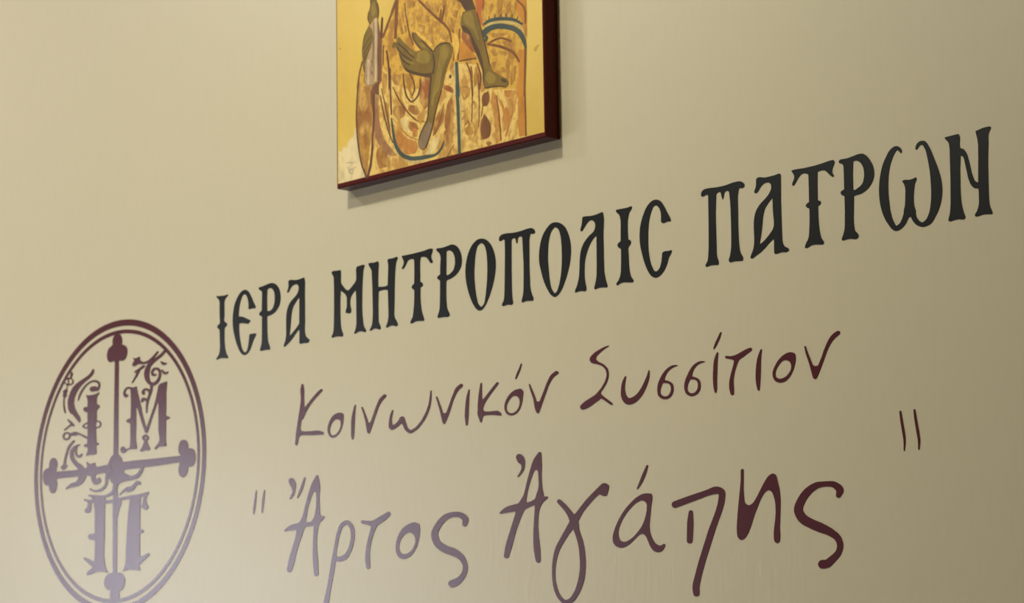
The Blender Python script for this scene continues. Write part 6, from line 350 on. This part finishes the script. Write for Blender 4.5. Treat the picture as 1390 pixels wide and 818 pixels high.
# ------------------------------------------------------------------ icon on the wall
IX0, IX1, IZ0, IZ1, ID = -0.2786, 0.1176, 2.2064, 2.738, 0.0225
icon = thing('icon_painting', ((IX0+IX1)/2, 0, IZ0), 'gold-ground religious icon painting on a dark red board hung on the wall above the lettering', 'icon')
IO = icon.location.copy()
bm = bmesh.new(); box_bm(bm, IX0-IO.x, IX1-IO.x, -ID, 0.0, 0, IZ1-IZ0)
bmesh.ops.bevel(bm, geom=[e for e in bm.edges if all(v.co.y < -.01 for v in e.verts)], offset=.0012, segments=3, affect='EDGES')
link('board', mesh_of(bm, 'board', M_BOARD), icon)['label'] = 'dark red wooden board with painted rim'
NAMES = dict(ground='gold_ground', robe='painted_robe', hem='blue_hem', cuff='blue_cuff', scroll_hand='painted_hand', scroll='painted_scroll', hand='painted_hand', leg='painted_leg', leg2='painted_leg')
PLAB = dict(ground='plain gold leaf ground', robe='golden brocade robe with brown folds', hem='dark blue hem line on the robe', cuff='blue banded cuff on the right', scroll_hand='thin hand holding the scroll',
            scroll='pale rolled scroll', hand='large hand spread over the robe', leg='bare hanging leg with greyish foot', leg2='bare leg with foot pointing right')
gx0, gx1, gz0, gz1 = -2757, 1145, 22127, 27330
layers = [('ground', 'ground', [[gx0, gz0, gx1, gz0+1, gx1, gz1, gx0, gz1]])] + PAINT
order = []
for part, c, loops in layers:
    if part not in order: order.append(part)
n_lay = 0
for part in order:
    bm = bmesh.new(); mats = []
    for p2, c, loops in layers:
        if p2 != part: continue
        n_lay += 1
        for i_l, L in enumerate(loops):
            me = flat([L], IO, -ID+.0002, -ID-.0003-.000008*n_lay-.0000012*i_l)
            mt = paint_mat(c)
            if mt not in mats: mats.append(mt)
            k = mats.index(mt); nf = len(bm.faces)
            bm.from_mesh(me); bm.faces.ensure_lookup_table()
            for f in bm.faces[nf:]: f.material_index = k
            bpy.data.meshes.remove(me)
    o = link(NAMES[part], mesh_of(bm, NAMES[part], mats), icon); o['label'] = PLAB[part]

# ------------------------------------------------------------------ lettering
def centre(keys):
    xs = [v for k in keys for L in GLYPH[k] for v in L[0::2]]; zs = [v for k in keys for L in GLYPH[k] for v in L[1::2]]
    return Vector(((min(xs)+max(xs))*5e-5, 0.0, min(zs)*1e-4))
def letter(key, t, M, name='letter', h=.0005, parent=None):
    me = flat(GLYPH[key], t.location, 0.0, -h); me.name = name; me.materials.append(M)
    return link(name, me, parent or t)
def word(name, glyphs, label, cat, M, group, part='letter'):
    keys = [g[0] if isinstance(g, tuple) else g for g in glyphs]
    t = thing(name, centre(keys), label, cat, group)
    for g in glyphs:
        if isinstance(g, tuple):
            o = letter(g[0], t, M, part)
            for k, nm in g[1:]: letter(k, t, M, nm, parent=o)
        else: letter(g, t, M, part)
    return t
TOP = 'black words of the top line'
word('wall_word', ['iera_%d' % i for i in range(1, 5)], 'short black capital word ΙΕΡΑ on the beige wall, left end of the top line', 'painted word', M_BLACK, TOP)
word('wall_word', ['mit_%d' % i for i in range(1, 11)], 'long black capital word ΜΗΤΡΟΠΟΛΙC on the beige wall below the icon', 'painted word', M_BLACK, TOP)
word('wall_word', ['pat_%d' % i for i in range(1, 7)], 'large black capital word ΠΑΤΡΩΝ on the beige wall, right end of the top line', 'painted word', M_BLACK, TOP)
MID, LOW = 'maroon handwritten words of the middle line', 'maroon handwritten words of the bottom line'
word('wall_word', ['koi_%d' % i for i in range(1, 9)] + [('koi_9', ('koi_9a', 'accent_mark')), 'koi_10'], 'small maroon handwritten word Κοινωνικόν on the wall, left of the middle line', 'painted word', M_RED, MID)
word('wall_word', ['sys_1', 'sys_2', 'sys_3', 'sys_4', ('sys_5', ('sys_5a', 'accent_mark')), 'sys_6', 'sys_7', 'sys_8', 'sys_9'], 'small maroon handwritten word Συσσίτιον on the wall, right of the middle line', 'painted word', M_RED, MID)
word('wall_word', [('art_1', ('art_1b', 'breathing_mark'), ('art_1a', 'accent_mark')), 'art_2', 'art_3', 'art_4', 'art_5'], 'maroon handwritten word Άρτος in the bottom line, nearest the round emblem', 'painted word', M_RED, LOW)
word('wall_word', [('aga_1', ('aga_1b', 'breathing_mark')), 'aga_2', ('aga_3', ('aga_3a', 'accent_mark')), ('aga_4', ('aga_4s', 'letter_stem')), 'aga_5', 'aga_6'], 'large maroon handwritten word Αγάπης on the right of the bottom line', 'painted word', M_RED, LOW)
QG = 'quotation marks around the bottom line'
word('quotation_mark', ['q1_1', 'q1_2'], 'small faint opening quotation mark of two thin strokes, beside the round emblem', 'quotation mark', M_RED, QG, 'stroke')
word('quotation_mark', ['q2_1', 'q2_2'], 'larger dark closing quotation mark of two strokes, at the right above the bottom line', 'quotation mark', M_RED, QG, 'stroke')

# ------------------------------------------------------------------ round emblem
RC = Vector((-0.7989, 0.0, 1.8905))
em = thing('wall_emblem', RC, 'round maroon emblem with cross, ornate letters and double ring, painted at the left', 'emblem')
def ring(name, ro, ri, h=.0005, n=160):
    bm = bmesh.new(); R = []
    for r, y in ((ro, 0), (ro, -h), (ri, -h), (ri, 0)):
        R.append([bm.verts.new((r*math.cos(2*math.pi*k/n), y, r*math.sin(2*math.pi*k/n))) for k in range(n)])
    for i in range(4):
        a, b = R[i], R[(i+1) % 4]
        for k in range(n): bm.faces.new((a[k], a[(k+1) % n], b[(k+1) % n], b[k]))
    bmesh.ops.recalc_face_normals(bm, faces=bm.faces)
    return link(name, mesh_of(bm, name, M_RED), em)
ring('outer_ring', .2100, .2010); ring('inner_ring', .1955, .1900)
cr = letter('cross', em, M_RED, 'cross', .00050)
for k in ('tre_t', 'tre_r', 'tre_l', 'tre_b'): letter(k, em, M_RED, 'trefoil_end', .00055, parent=cr)
for k in ('e_iota', 'e_mi', 'e_pi'): letter(k, em, M_RED, 'ornate_letter', .00060)
for i, k in enumerate(('e_leaf', 'e_curl', 'e_bud', 'e_sprig', 'e_berry', 'e_stem', 'e_scurve', 'e_scroll', 'e_swoosh', 'e_small', 'e_under', 'e_vine', 'e_bird', 'e_dash1', 'e_dash2')):
    letter(k, em, M_RED, 'flourish', .00065+.00001*i)
